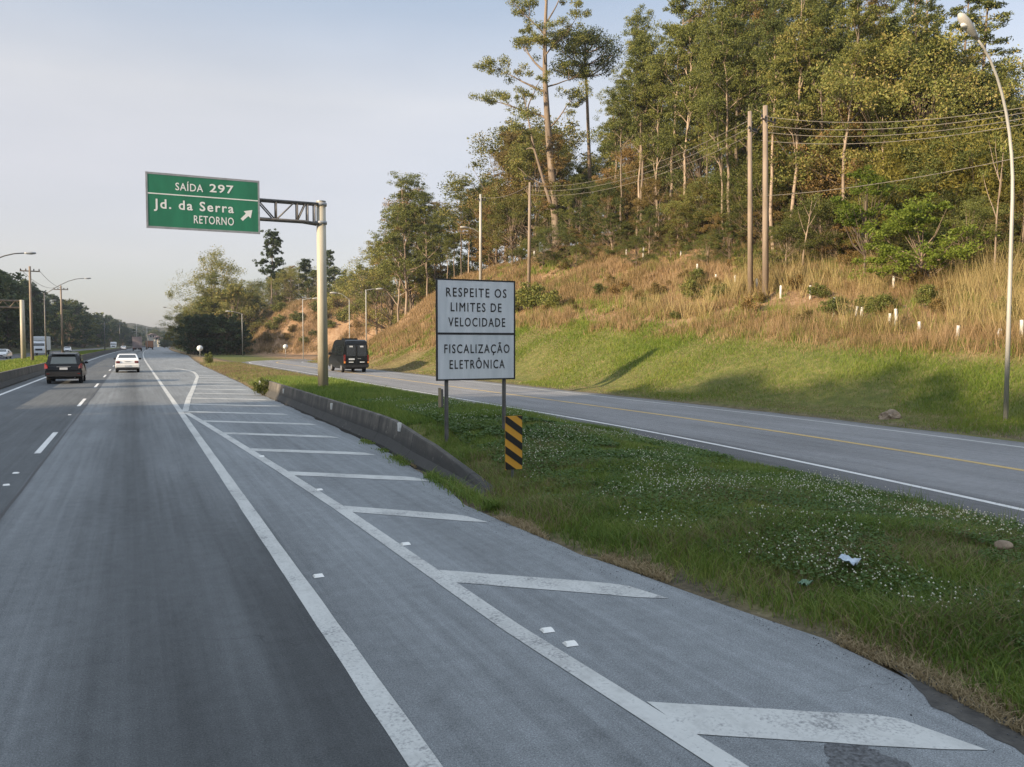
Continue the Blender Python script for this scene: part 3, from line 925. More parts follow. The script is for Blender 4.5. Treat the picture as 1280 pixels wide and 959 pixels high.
for px, X, py_top, hx, hy, lab in ((437, 24.5, 374, -1.4, 366, 'slim street lamp just right of the green sign pole'), (458, 25.5, 362, 1.2, 360, 'thin pale pole between the sign pole and the van'),
                              (379, 21.0, 374, 1.3, 372, 'slender lamp in front of the far brown cutting'), (303, 17.5, 392, -1.8, 389, 'small lamp before the dark tree clump'), (226, 12.0, 396, -3.0, 384, 'tall lamp where the main road meets the far wood')):
    p = on_x(px, X)
    if px in (303,): p = Vector((ray(px, 429).x / ray(px, 429).y * 150, 150, 0)); p.z = tz(p.x, p.y)
    if px == 226: p = Vector((ray(px, 429).x / ray(px, 429).y * 215, 215, 0)); p.z = tz(p.x, p.y)
    h = z_at(p, py_top) - p.z
    pole_with(p, h, .065 if px < 450 else .08, lab, 'small lamps along the ramp', 'lamp_paint', None, (h - .1, hx, z_at(p, hy) - z_at(p, py_top), 1.2), 'street lamp', 'street_lamp')
# overhead wires
def wire(a, c, sag, label, r=.015):
    pts = []
    for k in range(25):
        t = k / 24
        q = Vector(a).lerp(Vector(c), t); q.z -= sag * 4 * t * (1 - t)
        pts.append(q)
    o = tubes('overhead_wire', M['wire'], None, [(pts, r)], 5)
    tag(o, label, 'wire', 'overhead wires on the slope')
topR = P2 + Vector((-.25, 0, 0))
for k, (za, pyb) in enumerate(((-.7, 126), (-1.0, 132), (-1.55, 137), (-1.85, 144))):
    e = on_x(1420, 33); 
    wire((P2.x - .25, P2.y + (.3 if k % 2 else -.3), Z2 + za), (e.x, e.y, z_at(e, pyb - 22)), .75, 'one of four wires running right from the twin poles past the lamp')
e = on_x(1420, 33)
wire((P2.x - .2, P2.y, Z2 - 5.0), (e.x, e.y, z_at(e, 160)), .4, 'single low wire crossing the woods right of the twin poles', .016)
for k in range(3):
    wire((P1.x - .25, P1.y, Z1 - .5 - .45 * k), (P3.x + .1, P3.y, Z3 - .3 - .4 * k), 1.2, 'one of three wires between the twin poles and the bare pole', .015)
wire((P3.x, P3.y, Z3 - .3), (P4.x, P4.y, Z4 - .3), .5, 'wire from the bare pole to the lamp pole on the ridge', .02)
pa, pb = LM(40, -9.0), LM(78, -9.0)
for k in (-.75, .75):
    wire((pa.x + k, pa.y, z_at(pa, 337)), (pb.x + k, pb.y, z_at(pb, 360)), .6, 'wire strung between the two median poles', .02)

# whitewashed stakes and dead sticks on the dry slope (image column, foot, top)
stakes = [(783, 320, 308), (804, 322, 309), (851, 320, 314), (872, 346, 330), (895, 352, 343), (919, 358, 344), (946, 363, 348), (976, 373, 357), (1013, 374, 357),
          (1042, 396, 372), (1070, 395, 383), (1077, 396, 384), (1112, 411, 392), (1120, 411, 386), (1149, 420, 402), (1197, 425, 407), (1249, 423, 411), (1117, 362, 345), (1160, 352, 336), (1277, 424, 400),
          (655, 322, 313), (668, 324, 314), (680, 322, 312), (620, 330, 322)]
for k, (px, fy, ty) in enumerate(stakes):
    p = hit(px, fy)
    if p is None: continue
    h = max(.3, z_at(p, ty) - p.z)
    bm = bmesh.new()
    lean = random.uniform(-.06, .06)
    add_tube(bm, [(0, 0, -.15), (lean * h * .5, 0, h * .55), (lean * h, random.uniform(-.04, .04), h)], [.068, .064, .058] if px > 700 else [.12, .11, .10], 8)
    o = from_bm('white_stake', bm, M['white_wash'], None, True); o.location = p
    tag(o, 'whitewashed stake standing in the dry grass of the right slope', 'stake', 'white stakes in the dry grass')

# round sign backs far off
for px, fy, cy_, rr, lab, Yd in ((250, 446, 435.5, 3.0, 'small round white sign at the far end of the grass wedge', 130), (357, 444, 433.5, 2.6, 'round white sign at the outer side of the ramp bend', 132), (234, 440, 432, 2.0, 'tiny white sign before the dark tree clump', 190)):
    d = ray(px, 440)
    p = Vector((d.x / d.y * Yd, Yd, 0)); p.z = tz(p.x, p.y)
    zc = z_at(p, cy_) - p.z
    r = empty('round_sign', p, 0, lab, 'road sign')
    tubes('post', M['steel'], r, [([(0, 0, -.1), (0, 0, zc + .2)], .04)], 6)
    rad_ = rr * Yd / F * 1.15
    tubes('disc', M['sign_white'], r, [([(0, -.06, zc), (0, -.04, zc)], rad_)], 16)

# ------------------------------------------------------------------ road studs, litter, rock
for px, py, lab in ((713, 806, 'pale road stud nearest the camera beside the gore line'), (507, 681, 'road stud on the gore line by the third hatch bar'), (398, 721, 'road stud between the edge line and the gore line'),
                    (399, 613, 'road stud by the fifth hatch bar'), (327, 571, 'road stud by the sixth hatch bar'), (684, 789, 'smaller pale stud just behind the nearest one'), (8, 607, 'pale stud at the left edge of the photo'), (20, 592, 'dim stud above the leftmost stud'), (87, 519, 'stud in the gap of the broken lane line')):
    p = at_plane(px, py, 0)
    bm = bmesh.new()
    add_box(bm, (-.05, -.045, .0), (.05, .045, .020))
    for v in bm.verts:
        if v.co.z > .01: v.co.x *= .8; v.co.y *= .45
    o = from_bm('road_stud', bm, M['stud']); o.location = (p.x, p.y, .0045); o.rotation_euler.z = random.uniform(-.2, .2)
    tag(o, lab, 'road stud', 'road studs')
# litter
def crumpled(name, p, sx_, sy_, mat, label, rz):
    bm = bmesh.new()
    bmesh.ops.create_grid(bm, x_segments=8, y_segments=6, size=.5)
    for v in bm.verts:
        n_ = mnoise.noise(Vector((v.co.x * 5, v.co.y * 5, 3.3)))
        v.co = Vector((v.co.x * sx_ * (1 + .12 * n_), v.co.y * sy_ * (1 + .15 * mnoise.noise(Vector((v.co.x * 4, 1, 2)))), .03 * n_ + .018 * math.sin(v.co.x * 9 + v.co.y * 4)))
    bmesh.ops.solidify(bm, geom=bm.faces[:], thickness=.004)
    o = from_bm(name, bm, mat, None, True); o.location = p; o.rotation_euler = (.32, .08, rz)
    tag(o, label, 'litter')
q = hit(1061, 719); crumpled('plastic_litter', (q.x, q.y, q.z + .15), .24, .15, M['litter'], 'crumpled pale blue plastic lying in the clover', .5)
q = hit(1006, 743); crumpled('plastic_litter', (q.x, q.y, q.z + .11), .15, .05, M['litter_green'], 'flattened green plastic scrap in the grass left of the pale plastic', .1)
p = hit(1112, 523)
bm = bmesh.new(); bmesh.ops.create_icosphere(bm, subdivisions=3, radius=.27)
for v in bm.verts:
    v.co *= 1 + .55 * mnoise.noise(v.co * 3.6 + Vector((2, 1, 7))) + .22 * mnoise.noise(v.co * 9) + .1 * mnoise.noise(v.co * 22)
    v.co.z *= .72
o = from_bm('rock', bm, M['rock']); o.location = (p.x, p.y, p.z + .03)
tag(o, 'tan rock lying on the grass at the far edge of the ramp', 'rock')
p = hit(1255, 690)
bm = bmesh.new(); bmesh.ops.create_icosphere(bm, subdivisions=3, radius=.085)
for v in bm.verts:
    v.co *= 1 + .65 * mnoise.noise(v.co * 8 + Vector((5, 1, 7)))
    v.co.z *= .6
o = from_bm('stone', bm, M['rock']); o.location = (p.x, p.y, p.z + .06)
tag(o, 'small reddish stone in the clover at the right edge', 'rock')

# ------------------------------------------------------------------ vehicles
def shell(name, prof, hw, mat, parent, bev=.05, smooth=True):
    """closed body: side profile (y,z) carried across the width hw(z)"""
    bm = bmesh.new()
    A = [bm.verts.new((-hw(z), y, z)) for y, z in prof]
    B = [bm.verts.new((hw(z), y, z)) for y, z in prof]
    bm.faces.new(A); bm.faces.new(B[::-1])
    for i in range(len(prof)):
        j = (i + 1) % len(prof)
        bm.faces.new((A[j], A[i], B[i], B[j]))
    bmesh.ops.recalc_face_normals(bm, faces=bm.faces)
    bmesh.ops.bevel(bm, geom=bm.edges[:], offset=bev, segments=2, affect='EDGES', clamp_overlap=True)
    return from_bm(name, bm, mat, parent)

def side_panes(parent, polys, hw, mat='glass', name='side_window'):
    for poly in polys:
        for s in (-1, 1):
            pts = [(s * (hw(z) + .002), y, z) for y, z in poly]
            a = (Vector(pts[1]) - Vector(pts[0])).cross(Vector(pts[2]) - Vector(pts[0]))
            if a.x * s < 0: pts = pts[::-1]
            prisms(name, M[mat], parent, [pts], .006)

def cross_pane(name, parent, y0, z0, y1, z1, w0, w1, mat='glass', back=True, lift=.004, thick=.008):
    """pane across the width between (y0,z0) low and (y1,z1) high"""
    n = Vector((0, -(z1 - z0), (y1 - y0))).normalized()
    if (n.y > 0) == back: n = -n
    o_ = n * lift
    pts = [Vector((-w0, y0, z0)) + o_, Vector((w0, y0, z0)) + o_, Vector((w1, y1, z1)) + o_, Vector((-w1, y1, z1)) + o_]
    a = (pts[1] - pts[0]).cross(pts[2] - pts[0])
    if a.dot(n) < 0: pts = pts[::-1]
    return prisms(name, M[mat], parent, [pts], thick)

def wheels(parent, ys, half, r, w=.22, dual=False):
    for y in ys:
        for s in (-1, 1):
            bm = bmesh.new()
            x1 = s * half
            k = w * (1.9 if dual else 1)
            prof = [(0, r * .80), (.06, r * .97), (.2, r), (.8, r), (.94, r * .97), (1, r * .80)]
            add_tube(bm, [(x1 - s * k * (1 - a), y, r) for a, _ in prof], [c for _, c in prof], 20)
            wh = from_bm('wheel', bm, M['rubber'], parent, False)
            bm = bmesh.new()
            add_tube(bm, [(x1 - s * .04, y, r), (x1 + s * .006, y, r)], [r * .62, r * .58], 14)
            from_bm('rim', bm, M['rim'], wh, False)

def rear_lamp(parent, x, y, z, w, d, h, mat='tail_red', name='tail_light'):
    for s in (-1, 1):
        boxes(name, M[mat], parent, [((min(s * x, s * (x + w)), y, z), (max(s * x, s * (x + w)), y + d, z + h))], .015)

def plate(parent, y, z, w=.40, h=.13, mat='plate'):
    boxes('licence_plate', M[mat], parent, [((-w / 2, y - .02, z), (w / 2, y + .03, z + h))], .004)

def mirrors(parent, x, y, z, mat, s=1.0):
    for k in (-1, 1):
        boxes('mirror', M[mat], parent, [((min(k * (x - .03), k * (x + .17 * s)), y - .05, z), (max(k * (x - .03), k * (x + .17 * s)), y + .06, z + .14 * s))], .03)

def suv(base, rz=0):
    r = empty('suv', base, rz, 'black SUV seen from behind in the left lane', 'car', 'cars on the main road')
    W = .93
    hw = lambda z: W if z < 1.0 else W - .26 * (z - 1.0)
    prof = [(.10, .36), (.02, .50), (.0, .72), (.07, 1.04), (.30, 1.56), (.40, 1.66), (.62, 1.73), (1.6, 1.77), (2.5, 1.68), (3.42, 1.10), (4.35, .98), (4.62, .78), (4.66, .50), (4.55, .32)]
    b = shell('body', prof, hw, M['car_black'], r, .10)
    cross_pane('rear_window', r, .125, 1.14, .29, 1.52, .66, .58, mat='glass_rear')
    cross_pane('windscreen', r, 3.36, 1.14, 2.6, 1.62, .74, .62, back=False)
    side_panes(r, [[(.75, 1.10), (1.65, 1.10), (1.65, 1.58), (.98, 1.55)], [(1.75, 1.10), (3.1, 1.10), (2.6, 1.53), (1.75, 1.58)]], hw)
    boxes('bumper', M['plastic_dark'], r, [((-.90, -.055, .38), (.90, .25, .68))], .05)
    boxes('underbody', M['plastic_dark'], r, [((-.72, .3, .26), (.72, 4.3, .40))], .02)
    wheels(r, (.92, 3.68), .92, .36)
    for s in (-1, 1):
        bm = bmesh.new()
        pts = [(s * .935, .10, .86), (s * .76, .03, .88), (s * .77, .06, 1.02), (s * .88, .13, 1.16), (s * .92, .20, 1.13)]
        add_prism(bm, pts if s < 0 else pts[::-1], .05)
        bmesh.ops.translate(bm, verts=bm.verts, vec=(0, -.03, 0))
        from_bm('tail_light', bm, M['tail_red'], r)
        boxes('reflector', M['tail_red'], r, [((min(s * .70, s * .84), -.07, .56), (max(s * .70, s * .84), -.04, .60))], .005)
    plate(r, .02, .80, .40, .13, 'plate')
    for s in (-1, 1): boxes('roof_rail', M['steel'], r, [((s * .62 - .02, .8, 1.735), (s * .62 + .02, 2.6, 1.785))], .01)
    boxes('spoiler', M['car_black'], r, [((-.60, .27, 1.635), (.60, .55, 1.685))], .02)
    boxes('trim', M['rim'], r, [((-.35, .02, .955), (.35, .055, .985))], .004)
    mirrors(r, .94, 3.0, 1.08, 'car_black')
    tubes('exhaust', M['steel'], r, [([(.55, .02, .36), (.55, .3, .36)], .035)], 8)
    return r

def sedan(base, rz=0, label='', front=False, hatch=False):
    r = empty('sedan', base, rz, label, 'car', 'cars on the main road' if not front else 'oncoming vehicles')
    W = .875
    hw = lambda z: W if z < .88 else W - .36 * (z - .88)
    prof = [(.12, .30), (.02, .45), (.0, .70), (.08, 1.00), (.62, 1.06), (1.22, 1.40), (1.8, 1.47), (2.5, 1.45), (3.42, .98), (4.25, .84), (4.42, .66), (4.45, .42), (4.35, .26)]
    shell('body', prof, hw, M['car_white'], r, .06)
    cross_pane('rear_window', r, .70, 1.09, 1.20, 1.385, .68, .58)
    cross_pane('windscreen', r, 3.32, 1.02, 2.62, 1.40, .74, .60, back=False)
    side_panes(r, [[(1.05, 1.01), (1.85, 1.01), (1.85, 1.38), (1.35, 1.35)], [(1.93, 1.01), (3.1, 1.01), (2.6, 1.33), (1.93, 1.39)]], hw)
    wheels(r, (.86, 3.5), .865, .315, .2)
    boxes('underbody', M['plastic_dark'], r, [((-.70, .14, .20), (.70, 4.3, .34))], .02)
    for s in (-1, 1):
        boxes('tail_light', M['tail_red'], r, [((min(s * .52, s * .80), -.012, .76), (max(s * .52, s * .80), .14, .92))], .02)
        boxes('headlight', M['lens_clear'], r, [((min(s * .52, s * .80), 4.32, .62), (max(s * .52, s * .80), 4.455, .76))], .02)
    boxes('bumper', M['car_white'], r, [((-.85, -.05, .40), (.85, .2, .64))], .04)
    boxes('bumper_lip', M['plastic_dark'], r, [((-.80, -.035, .28), (.80, .2, .37))], .02)
    boxes('grille', M['plastic_dark'], r, [((-.42, 4.36, .42), (.42, 4.47, .60))], .02)
    plate(r, -.055, .47); 
    boxes('boot_trim', M['rim'], r, [((-.2, .0, .875), (.2, .045, .90))], .004)
    mirrors(r, .86, 2.95, .98, 'plastic_dark')
    return r

def passenger_van(base, rz=0):
    r = empty('passenger_van', base, rz, 'black high-roof passenger van driving away on the ramp', 'van')
    W = .98
    hw = lambda z: W if z < 1.15 else W - .10 * (z - 1.15)
    prof = [(.06, .36), (.0, .50), (.0, 1.1), (.06, 2.20), (.16, 2.48), (.45, 2.60), (4.3, 2.60), (4.75, 2.45), (5.55, 1.42), (6.4, 1.12), (6.55, .8), (6.52, .45), (6.4, .34)]
    shell('body', prof, hw, M['car_black'], r, .07)
    for s in (-1, 1):
        y0, z0, y1, z1 = .012, 1.32, .055, 2.16
        a, c = (s * .07, s * .80)
        lo, hi = min(a, c), max(a, c)
        pts = [(lo, y0 - .006, z0), (hi, y0 - .006, z0), (hi * (.97 if s > 0 else 1), y1 - .006, z1), (lo * (.97 if s < 0 else 1), y1 - .006, z1)]
        pn = prisms('rear_window', M['glass'], r, [pts], .006)
        boxes('tail_light', M['tail_red'], r, [((min(s * .86, s * .985), -.014, .92), (max(s * .86, s * .985), .16, 1.42))], .015)
        boxes('indicator', M['tail_orange'], r, [((min(s * .87, s * .98), -.016, .74), (max(s * .87, s * .98), .15, .90))], .012)
        boxes('window_sticker', M['plate'], pn, [((s * .42 - .13, .018, 2.0), (s * .42 + .13, .036, 2.12))], .002)
        boxes('reflector', M['lens_clear'], r, [((min(s * .25, s * .62), -.022, .80), (max(s * .25, s * .62), .004, .86))], .004)
    boxes('licence_plate', M['plate'], r, [((-.62, -.02, 1.0), (-.16, .01, 1.13))], .004)
    boxes('door_handle', M['steel'], r, [((.08, -.03, 1.08), (.34, .0, 1.13))], .008)
    boxes('door_seam', M['plastic_dark'], r, [((-.012, -.006, .62), (.012, .05, 2.1))])
    side_panes(r, [[(.35, 1.35), (1.45, 1.35), (1.45, 2.12), (.42, 2.12)], [(1.53, 1.35), (2.7, 1.35), (2.7, 2.12), (1.53, 2.12)], [(2.78, 1.35), (3.95, 1.35), (3.95, 2.12), (2.78, 2.12)], [(4.1, 1.38), (5.2, 1.38), (4.75, 2.0), (4.1, 2.1)]], hw)
    cross_pane('windscreen', r, 5.5, 1.48, 4.82, 2.36, .86, .78, back=False)
    boxes('bumper', M['plastic_dark'], r, [((-.95, -.06, .40), (.95, .22, .64))], .03)
    boxes('underbody', M['plastic_dark'], r, [((-.75, .4, .27), (.75, 6.1, .40))], .02)
    wheels(r, (1.25, 5.2), .975, .36, .24)
    mirrors(r, .98, 5.05, 1.35, 'plastic_dark', 1.5)
    boxes('roof_unit', M['car_black'], r, [((-.55, 1.8, 2.595), (.55, 3.2, 2.72))], .05)
    return r

def box_truck(base, rz, label, box_mat, cab_mat, L=7.5, Wd=2.4, H=3.6, group=None, nm='box_truck'):
    """box at the rear (y=0), cab at the front"""
    r = empty(nm, base, rz, label, 'truck', group)
    boxes('cargo_box', M[box_mat], r, [((-Wd / 2, 0, 1.0), (Wd / 2, L, H))], .04)
    prof = [(L + .15, .55), (L + .15, 2.6), (L + .35, 2.75), (L + 1.2, 2.7), (L + 1.75, 1.75), (L + 1.9, 1.2), (L + 1.92, .5)]
    hw = lambda z: 1.08 if z < 1.6 else 1.08 - .08 * (z - 1.6)
    shell('cab', prof, hw, M[cab_mat], r, .06)
    cross_pane('windscreen', r, L + 1.72, 1.80, L + 1.25, 2.58, .98, .92, back=False)
    side_panes(r, [[(L + .5, 1.7), (L + 1.5, 1.7), (L + 1.15, 2.4), (L + .5, 2.4)]], hw)
    boxes('wind_deflector', M[cab_mat], r, [((-.95, L + .2, 2.76), (.95, L + 1.0, H - .05))], .2)
    boxes('bumper', M[cab_mat], r, [((-1.1, L + 1.8, .42), (1.1, L + 2.0, .82))], .05)
    boxes('grille', M['plastic_dark'], r, [((-.6, L + 1.86, .95), (.6, L + 1.955, 1.30))], .02)
    for s in (-1, 1):
        boxes('headlight', M['lens_clear'], r, [((min(s * .68, s * 1.0), L + 1.80, .88), (max(s * .68, s * 1.0), L + 1.97, 1.08))], .02)
        boxes('tail_light', M['tail_red'], r, [((min(s * .75, s * 1.1), -.03, .82), (max(s * .75, s * 1.1), .05, .95))], .01)
    boxes('chassis', M['plastic_dark'], r, [((-.45, .1, .62), (.45, L + 1.6, .96)), ((-1.15, -.02, .55), (1.15, .06, .72))], .01)
    wheels(r, (1.5, 2.6, L + 1.1) if L > 7 else (1.7, L + 1.0), Wd / 2 - .05, .48, .28)
    mirrors(r, 1.08, L + 1.45, 1.7, 'plastic_dark', 1.6)
    plate(r, -.03, .62)
    return r

def on_lane(x, Y, z=0.004):
    return (x + off(Y), Y, z)
p = at_plane(80, 480); suv((p.x, p.y, .004))
p = at_plane(159.5, 466); sedan((p.x, p.y, .004), 0, 'white saloon seen from behind in the right lane')
p = at_plane(446, 466); passenger_van((p.x, p.y, .004), R(-1.5))
d = ray(7, 430); Y = 146; sedan((d.x / d.y * Y, Y, .004), math.pi - R(4), 'white oncoming car at the left edge beyond the median', True)
d = ray(53, 430); Y = 188; box_truck((d.x / d.y * Y + .2, Y, .004), math.pi, 'white box truck coming the other way behind the median poles', 'truck_white', 'truck_white', 7.5, 2.5, 3.7, 'oncoming vehicles')
d = ray(142, 430); Y = 385; box_truck((d.x / d.y * Y, Y, .004), math.pi, 'small white van-like truck far off on the left beside the barrier', 'truck_white', 'truck_white', 4.0, 2.3, 3.0, 'oncoming vehicles')
d = ray(85, 430); Y = 238; sedan((d.x / d.y * Y, Y, .004), math.pi, 'tiny white oncoming car behind the second median pole', True)
d = ray(154, 430); Y = 305; sedan((d.x / d.y * Y, Y, .004), 0, 'small distant pale car in the left lane ahead of the white saloon')
d = ray(171.5, 430); Y = 262; box_truck((d.x / d.y * Y, Y, .004), 0, 'grey tarpaulin truck far ahead in the right lane', 'truck_grey', 'truck_grey', 8.5, 2.6, 4.3, 'trucks far ahead')
d = ray(187, 430); Y = 330; box_truck((d.x / d.y * Y, Y, .004), 0, 'rust brown truck beyond the grey one where the road bends', 'truck_rust', 'truck_rust', 8.5, 2.6, 3.3, 'trucks far ahead')

# far houses where the road bends away
def house(px, Y, w, h, lab, base_lift):
    d = ray(px, 430)
    X = d.x / d.y * Y
    r = empty('house', (X, Y, max(0, tz(X, Y)) + base_lift), R(12), lab, 'house', 'houses at the far bend')
    boxes('wall', M['house_wall'], r, [((-w / 2, 0, -6), (w / 2, 9, h))])
    bm = bmesh.new()
    add_prism(bm, [(-w / 2 - .5, -.5, h), (w / 2 + .5, -.5, h), (0, -.5, h + w * .28)], -10)
    bmesh.ops.recalc_face_normals(bm, faces=bm.faces)
    from_bm('roof', bm, M['house_roof'], r)
    for k in range(3):
        x = -w / 2 + w * (k + .5) / 3
        boxes('window', M['glass'], r, [((x - .6, -.06, h * .45), (x + .6, .02, h * .45 + 1.4))])
house(192, 720, 6, 3, 'cream house far off where the main road bends, tallest of the far houses', 5.5)
house(199, 650, 5, 2.6, 'pale house right of the tallest far house', 4.0)
house(206, 590, 6, 2.6, 'low far house with a red roof beside the road bend', 2.0)

# ------------------------------------------------------------------ grass
def blades(name, P, h, w, lean, mat, kind=True, bent=False):
    """P (N,3) feet; one mesh of blades"""
    n = len(P)
    ang = rng.uniform(0, 2 * np.pi, n); la = rng.uniform(0, 2 * np.pi, n)
    ln = lean * h * rng.uniform(.2, 1.0, n)
    side = np.stack([np.cos(ang), np.sin(ang), np.zeros(n)], 1) * (w / 2)[:, None]
    tipo = np.stack([np.cos(la) * ln, np.sin(la) * ln, h], 1)
    if bent:
        mid = np.stack([np.cos(la) * ln * .32, np.sin(la) * ln * .32, h * .6], 1)
        tipo[:, 2] *= .92
        v = np.stack([P - side, P + side, P + mid + side * .75, P + mid - side * .75, P + tipo], 1).reshape(-1, 3)
        k = np.arange(n)[:, None] * 5
        me = np_mesh(name, v, [k + np.array([[0, 1, 2, 3]]), k + np.array([[3, 2, 4]])])
    else:
        v = np.stack([P - side, P + side, P + tipo], 1).reshape(-1, 3)
        me = np_mesh(name, v, [np.arange(n * 3).reshape(n, 3)])
    o = link(name, me, mat)
    if kind: o['kind'] = 'stuff'
    return o

# fast terrain lookup on a fine grid
def grid_lookup(x0, x1, y0, y1, s):
    gx = np.arange(x0, x1 + s, s); gy = np.arange(y0, y1 + s, s)
    g = np.array([[tz(a, c) for a in gx] for c in gy])
    def f(x, y):
        u = np.clip((x - x0) / s, 0, len(gx) - 1.001); v = np.clip((y - y0) / s, 0, len(gy) - 1.001)
        i = u.astype(int); j = v.astype(int); a = u - i; b_ = v - j
        return g[j, i] * (1 - a) * (1 - b_) + g[j, i + 1] * a * (1 - b_) + g[j + 1, i] * (1 - a) * b_ + g[j + 1, i + 1] * a * b_
    return f
def nfield(x, y, s, seed):
    """cheap smooth random field in 0..1"""
    q = np.random.default_rng(seed)
    tot = 0
    for _ in range(9):
        k = q.normal(0, 1, 2) * s * 2; ph = q.uniform(0, 6.28)
        tot = tot + np.sin(k[0] * x + k[1] * y + ph)
    return np.clip(.5 + tot / 7.0, 0, 1)

Li = grid_lookup(4.0, 12.0, 0, 110, .2)
def pe_np(y): return np.interp(y, [a for a, _ in PE], [c for _, c in PE])
def rs_np(y): return -.0050 * np.maximum(0, 22 - y) ** 2
def island(n, y0, y1, power=1.0):
    y = y0 + (y1 - y0) * rng.uniform(0, 1, n) ** power
    pe = pe_np(y) + np.where((y > 11) & (y < 38), .40, .12)
    x = pe + (11.55 + rs_np(y) - pe) * rng.uniform(0, 1, n)
    return x, y, pe
# near verge
x, y, pe = island(330000, 1.8, 17, 1.25)
edge = np.minimum((x - pe) / .7, (11.5 + rs_np(y) - x) / .9)
dens = nfield(x, y, 1.3, 4) * .45 + .62
keep = rng.uniform(0, 1, len(x)) < np.clip(edge * .9 + .12 * nfield(x, y, 6, 8), 0, 1) * dens * np.clip(.25 + 2.2 * nfield(x, y, 1.7, 88), .25, 1)
x, y, edge = x[keep], y[keep], edge[keep]
tall = nfield(x, y, .9, 21) 
near_road = np.clip(1 - (x - pe_np(y)) / 2.2, 0, 1)
h = rng.uniform(.05, .13, len(x)) * (.65 + .9 * tall) * np.clip(.45 + edge, .45, 1) * (1 + .75 * near_road)
P = np.stack([x, y, Li(x, y) - .01], 1); w = rng.uniform(.006, .012, len(x))
isd = rng.uniform(0, 1, len(x)) < np.clip(nfield(x, y, .8, 66) * .9 - .34, 0, .4) + .04
blades('verge_grass', P[~isd], h[~isd], w[~isd], 1.1, M['island_grass'], bent=True)
blades('dry_verge_grass', P[isd], h[isd], w[isd], 1.5, M['yellow_grass'], bent=True)
# farther verge
x, y, pe = island(190000, 17, 100, 1.9)
edge = np.minimum((x - pe) / .6, (11.5 + rs_np(y) - x) / .7)
keep = rng.uniform(0, 1, len(x)) < np.clip(edge + .1, 0, 1)
x, y = x[keep], y[keep]
dry = np.clip((y - 36) / 22, 0, .85) + .25 * (nfield(x, y, .3, 31) - .5)
isd = rng.uniform(0, 1, len(x)) < dry
h = rng.uniform(.08, .20, len(x)) * (.6 + .8 * nfield(x, y, .6, 22)) * np.where(isd, .8, 1)
P = np.stack([x, y, Li(x, y) - .01], 1); w = rng.uniform(.012, .024, len(x)) * np.clip(y / 22, 1, 3)
blades('verge_grass', P[~isd], h[~isd], w[~isd], 1.0, M['island_grass'])
blades('dry_verge_grass', P[isd], h[isd], w[isd], 1.1, M['yellow_grass'])
# straw thatch along the pavement edge
y = np.concatenate([rng.uniform(2, 15, 20000), rng.uniform(38.5, 50, 7000)]); x = pe_np(y) + .02 + np.abs(rng.normal(0, .20, len(y)))
keep = nfield(x, y, 1.1, 77) > .30
x, y = x[keep], y[keep]
blades('straw_thatch', np.stack([x, y, np.maximum(Li(x, y), .0)], 1), rng.uniform(.02, .07, len(x)), rng.uniform(.006, .012, len(x)), 2.2, M['yellow_grass'], bent=True)
# weeds along the foot of the barrier near its low end
y = 10.0 + 9 * rng.uniform(0, 1, 30000) ** 1.9; x = pe_np(y) - .01 + rng.normal(0, .09, len(y)) + .22 * np.clip((14 - y) / 4, 0, 1)
keep = nfield(x, y, 1.6, 78) > .42 + .03 * (y - 10)
keep &= rng.uniform(0, 1, len(x)) < np.clip(.06 + .03 * (y - 10), .06, .22)
x, y = x[keep], y[keep]
blades('weeds', np.stack([x, y, np.maximum(Li(x, y), 0)], 1), rng.uniform(.03, .20, len(x)) * rng.uniform(.5, 1, len(x)) * np.clip(1.6 - (y - 10) / 6, .5, 1.3), rng.uniform(.008, .018, len(x)), 1.4, M['island_grass'], bent=True)
n = 1500
y = rng.uniform(2.4, 16, n); x = pe_np(y) - np.abs(rng.normal(0, .22, n)) + .1
sz = rng.uniform(.002, .008, n) * rng.uniform(.5, 1, n)
oc = np.array([[1, 0, 0], [-1, 0, 0], [0, 1, 0], [0, -1, 0], [0, 0, .8], [0, 0, -.8]])
fc = np.array([[0, 2, 4], [2, 1, 4], [1, 3, 4], [3, 0, 4], [2, 0, 5], [1, 2, 5], [3, 1, 5], [0, 3, 5]])
v = np.stack([x, y, sz * .6], 1)[:, None, :] + oc[None] * sz[:, None, None] * rng.uniform(.6, 1.3, (n, 6, 1))
f = (np.arange(n) * 6)[:, None, None] + fc[None]
o = link('gravel', np_mesh('gravel', v.reshape(-1, 3), [f.reshape(-1, 3)]), M['tar']); o['kind'] = 'stuff'
# clover: small flat leaves and pale blooms in drifts
x, y, pe = island(150000, 2.5, 24, 1.15)
dr = nfield(x, y, .62, 51) * .5 + nfield(x, y, 1.9, 52) * .35 + nfield(x, y, 5, 53) * .15
keep = (dr > .30) & (x > pe + .8) & (x < 11.2 + rs_np(y))
x, y, dr = x[keep], y[keep], dr[keep]
n = len(x)
z = Li(x, y) + rng.uniform(.05, .11, n)
a = rng.uniform(0, 6.28, n); s = rng.uniform(.010, .019, n) * np.clip(y / 9, 1, 1.7)
tilt = rng.normal(0, .35, (n, 2))
v = []
for k in range(4):
    an = a + k * np.pi / 2
    dx, dy = np.cos(an) * s, np.sin(an) * s
    v.append(np.stack([x + dx, y + dy, z + dx * tilt[:, 0] + dy * tilt[:, 1]], 1))
o = link('clover_leaves', np_mesh('clover_leaves', np.stack(v, 1).reshape(-1, 3), [np.arange(n * 4).reshape(n, 4)]), M['clover']); o['kind'] = 'stuff'
fl = rng.uniform(0, 1, n) < np.clip((dr - .44) * .30, 0.003, .075) * np.clip(14 / y, .35, 1.6)
x, y = x[fl], y[fl]; n = len(x)
z = Li(x, y) + rng.uniform(.10, .17, n)
rad = rng.uniform(.006, .0125, n)
oc = np.array([[1, 0, 0], [-1, 0, 0], [0, 1, 0], [0, -1, 0], [0, 0, .9], [0, 0, -.9]])
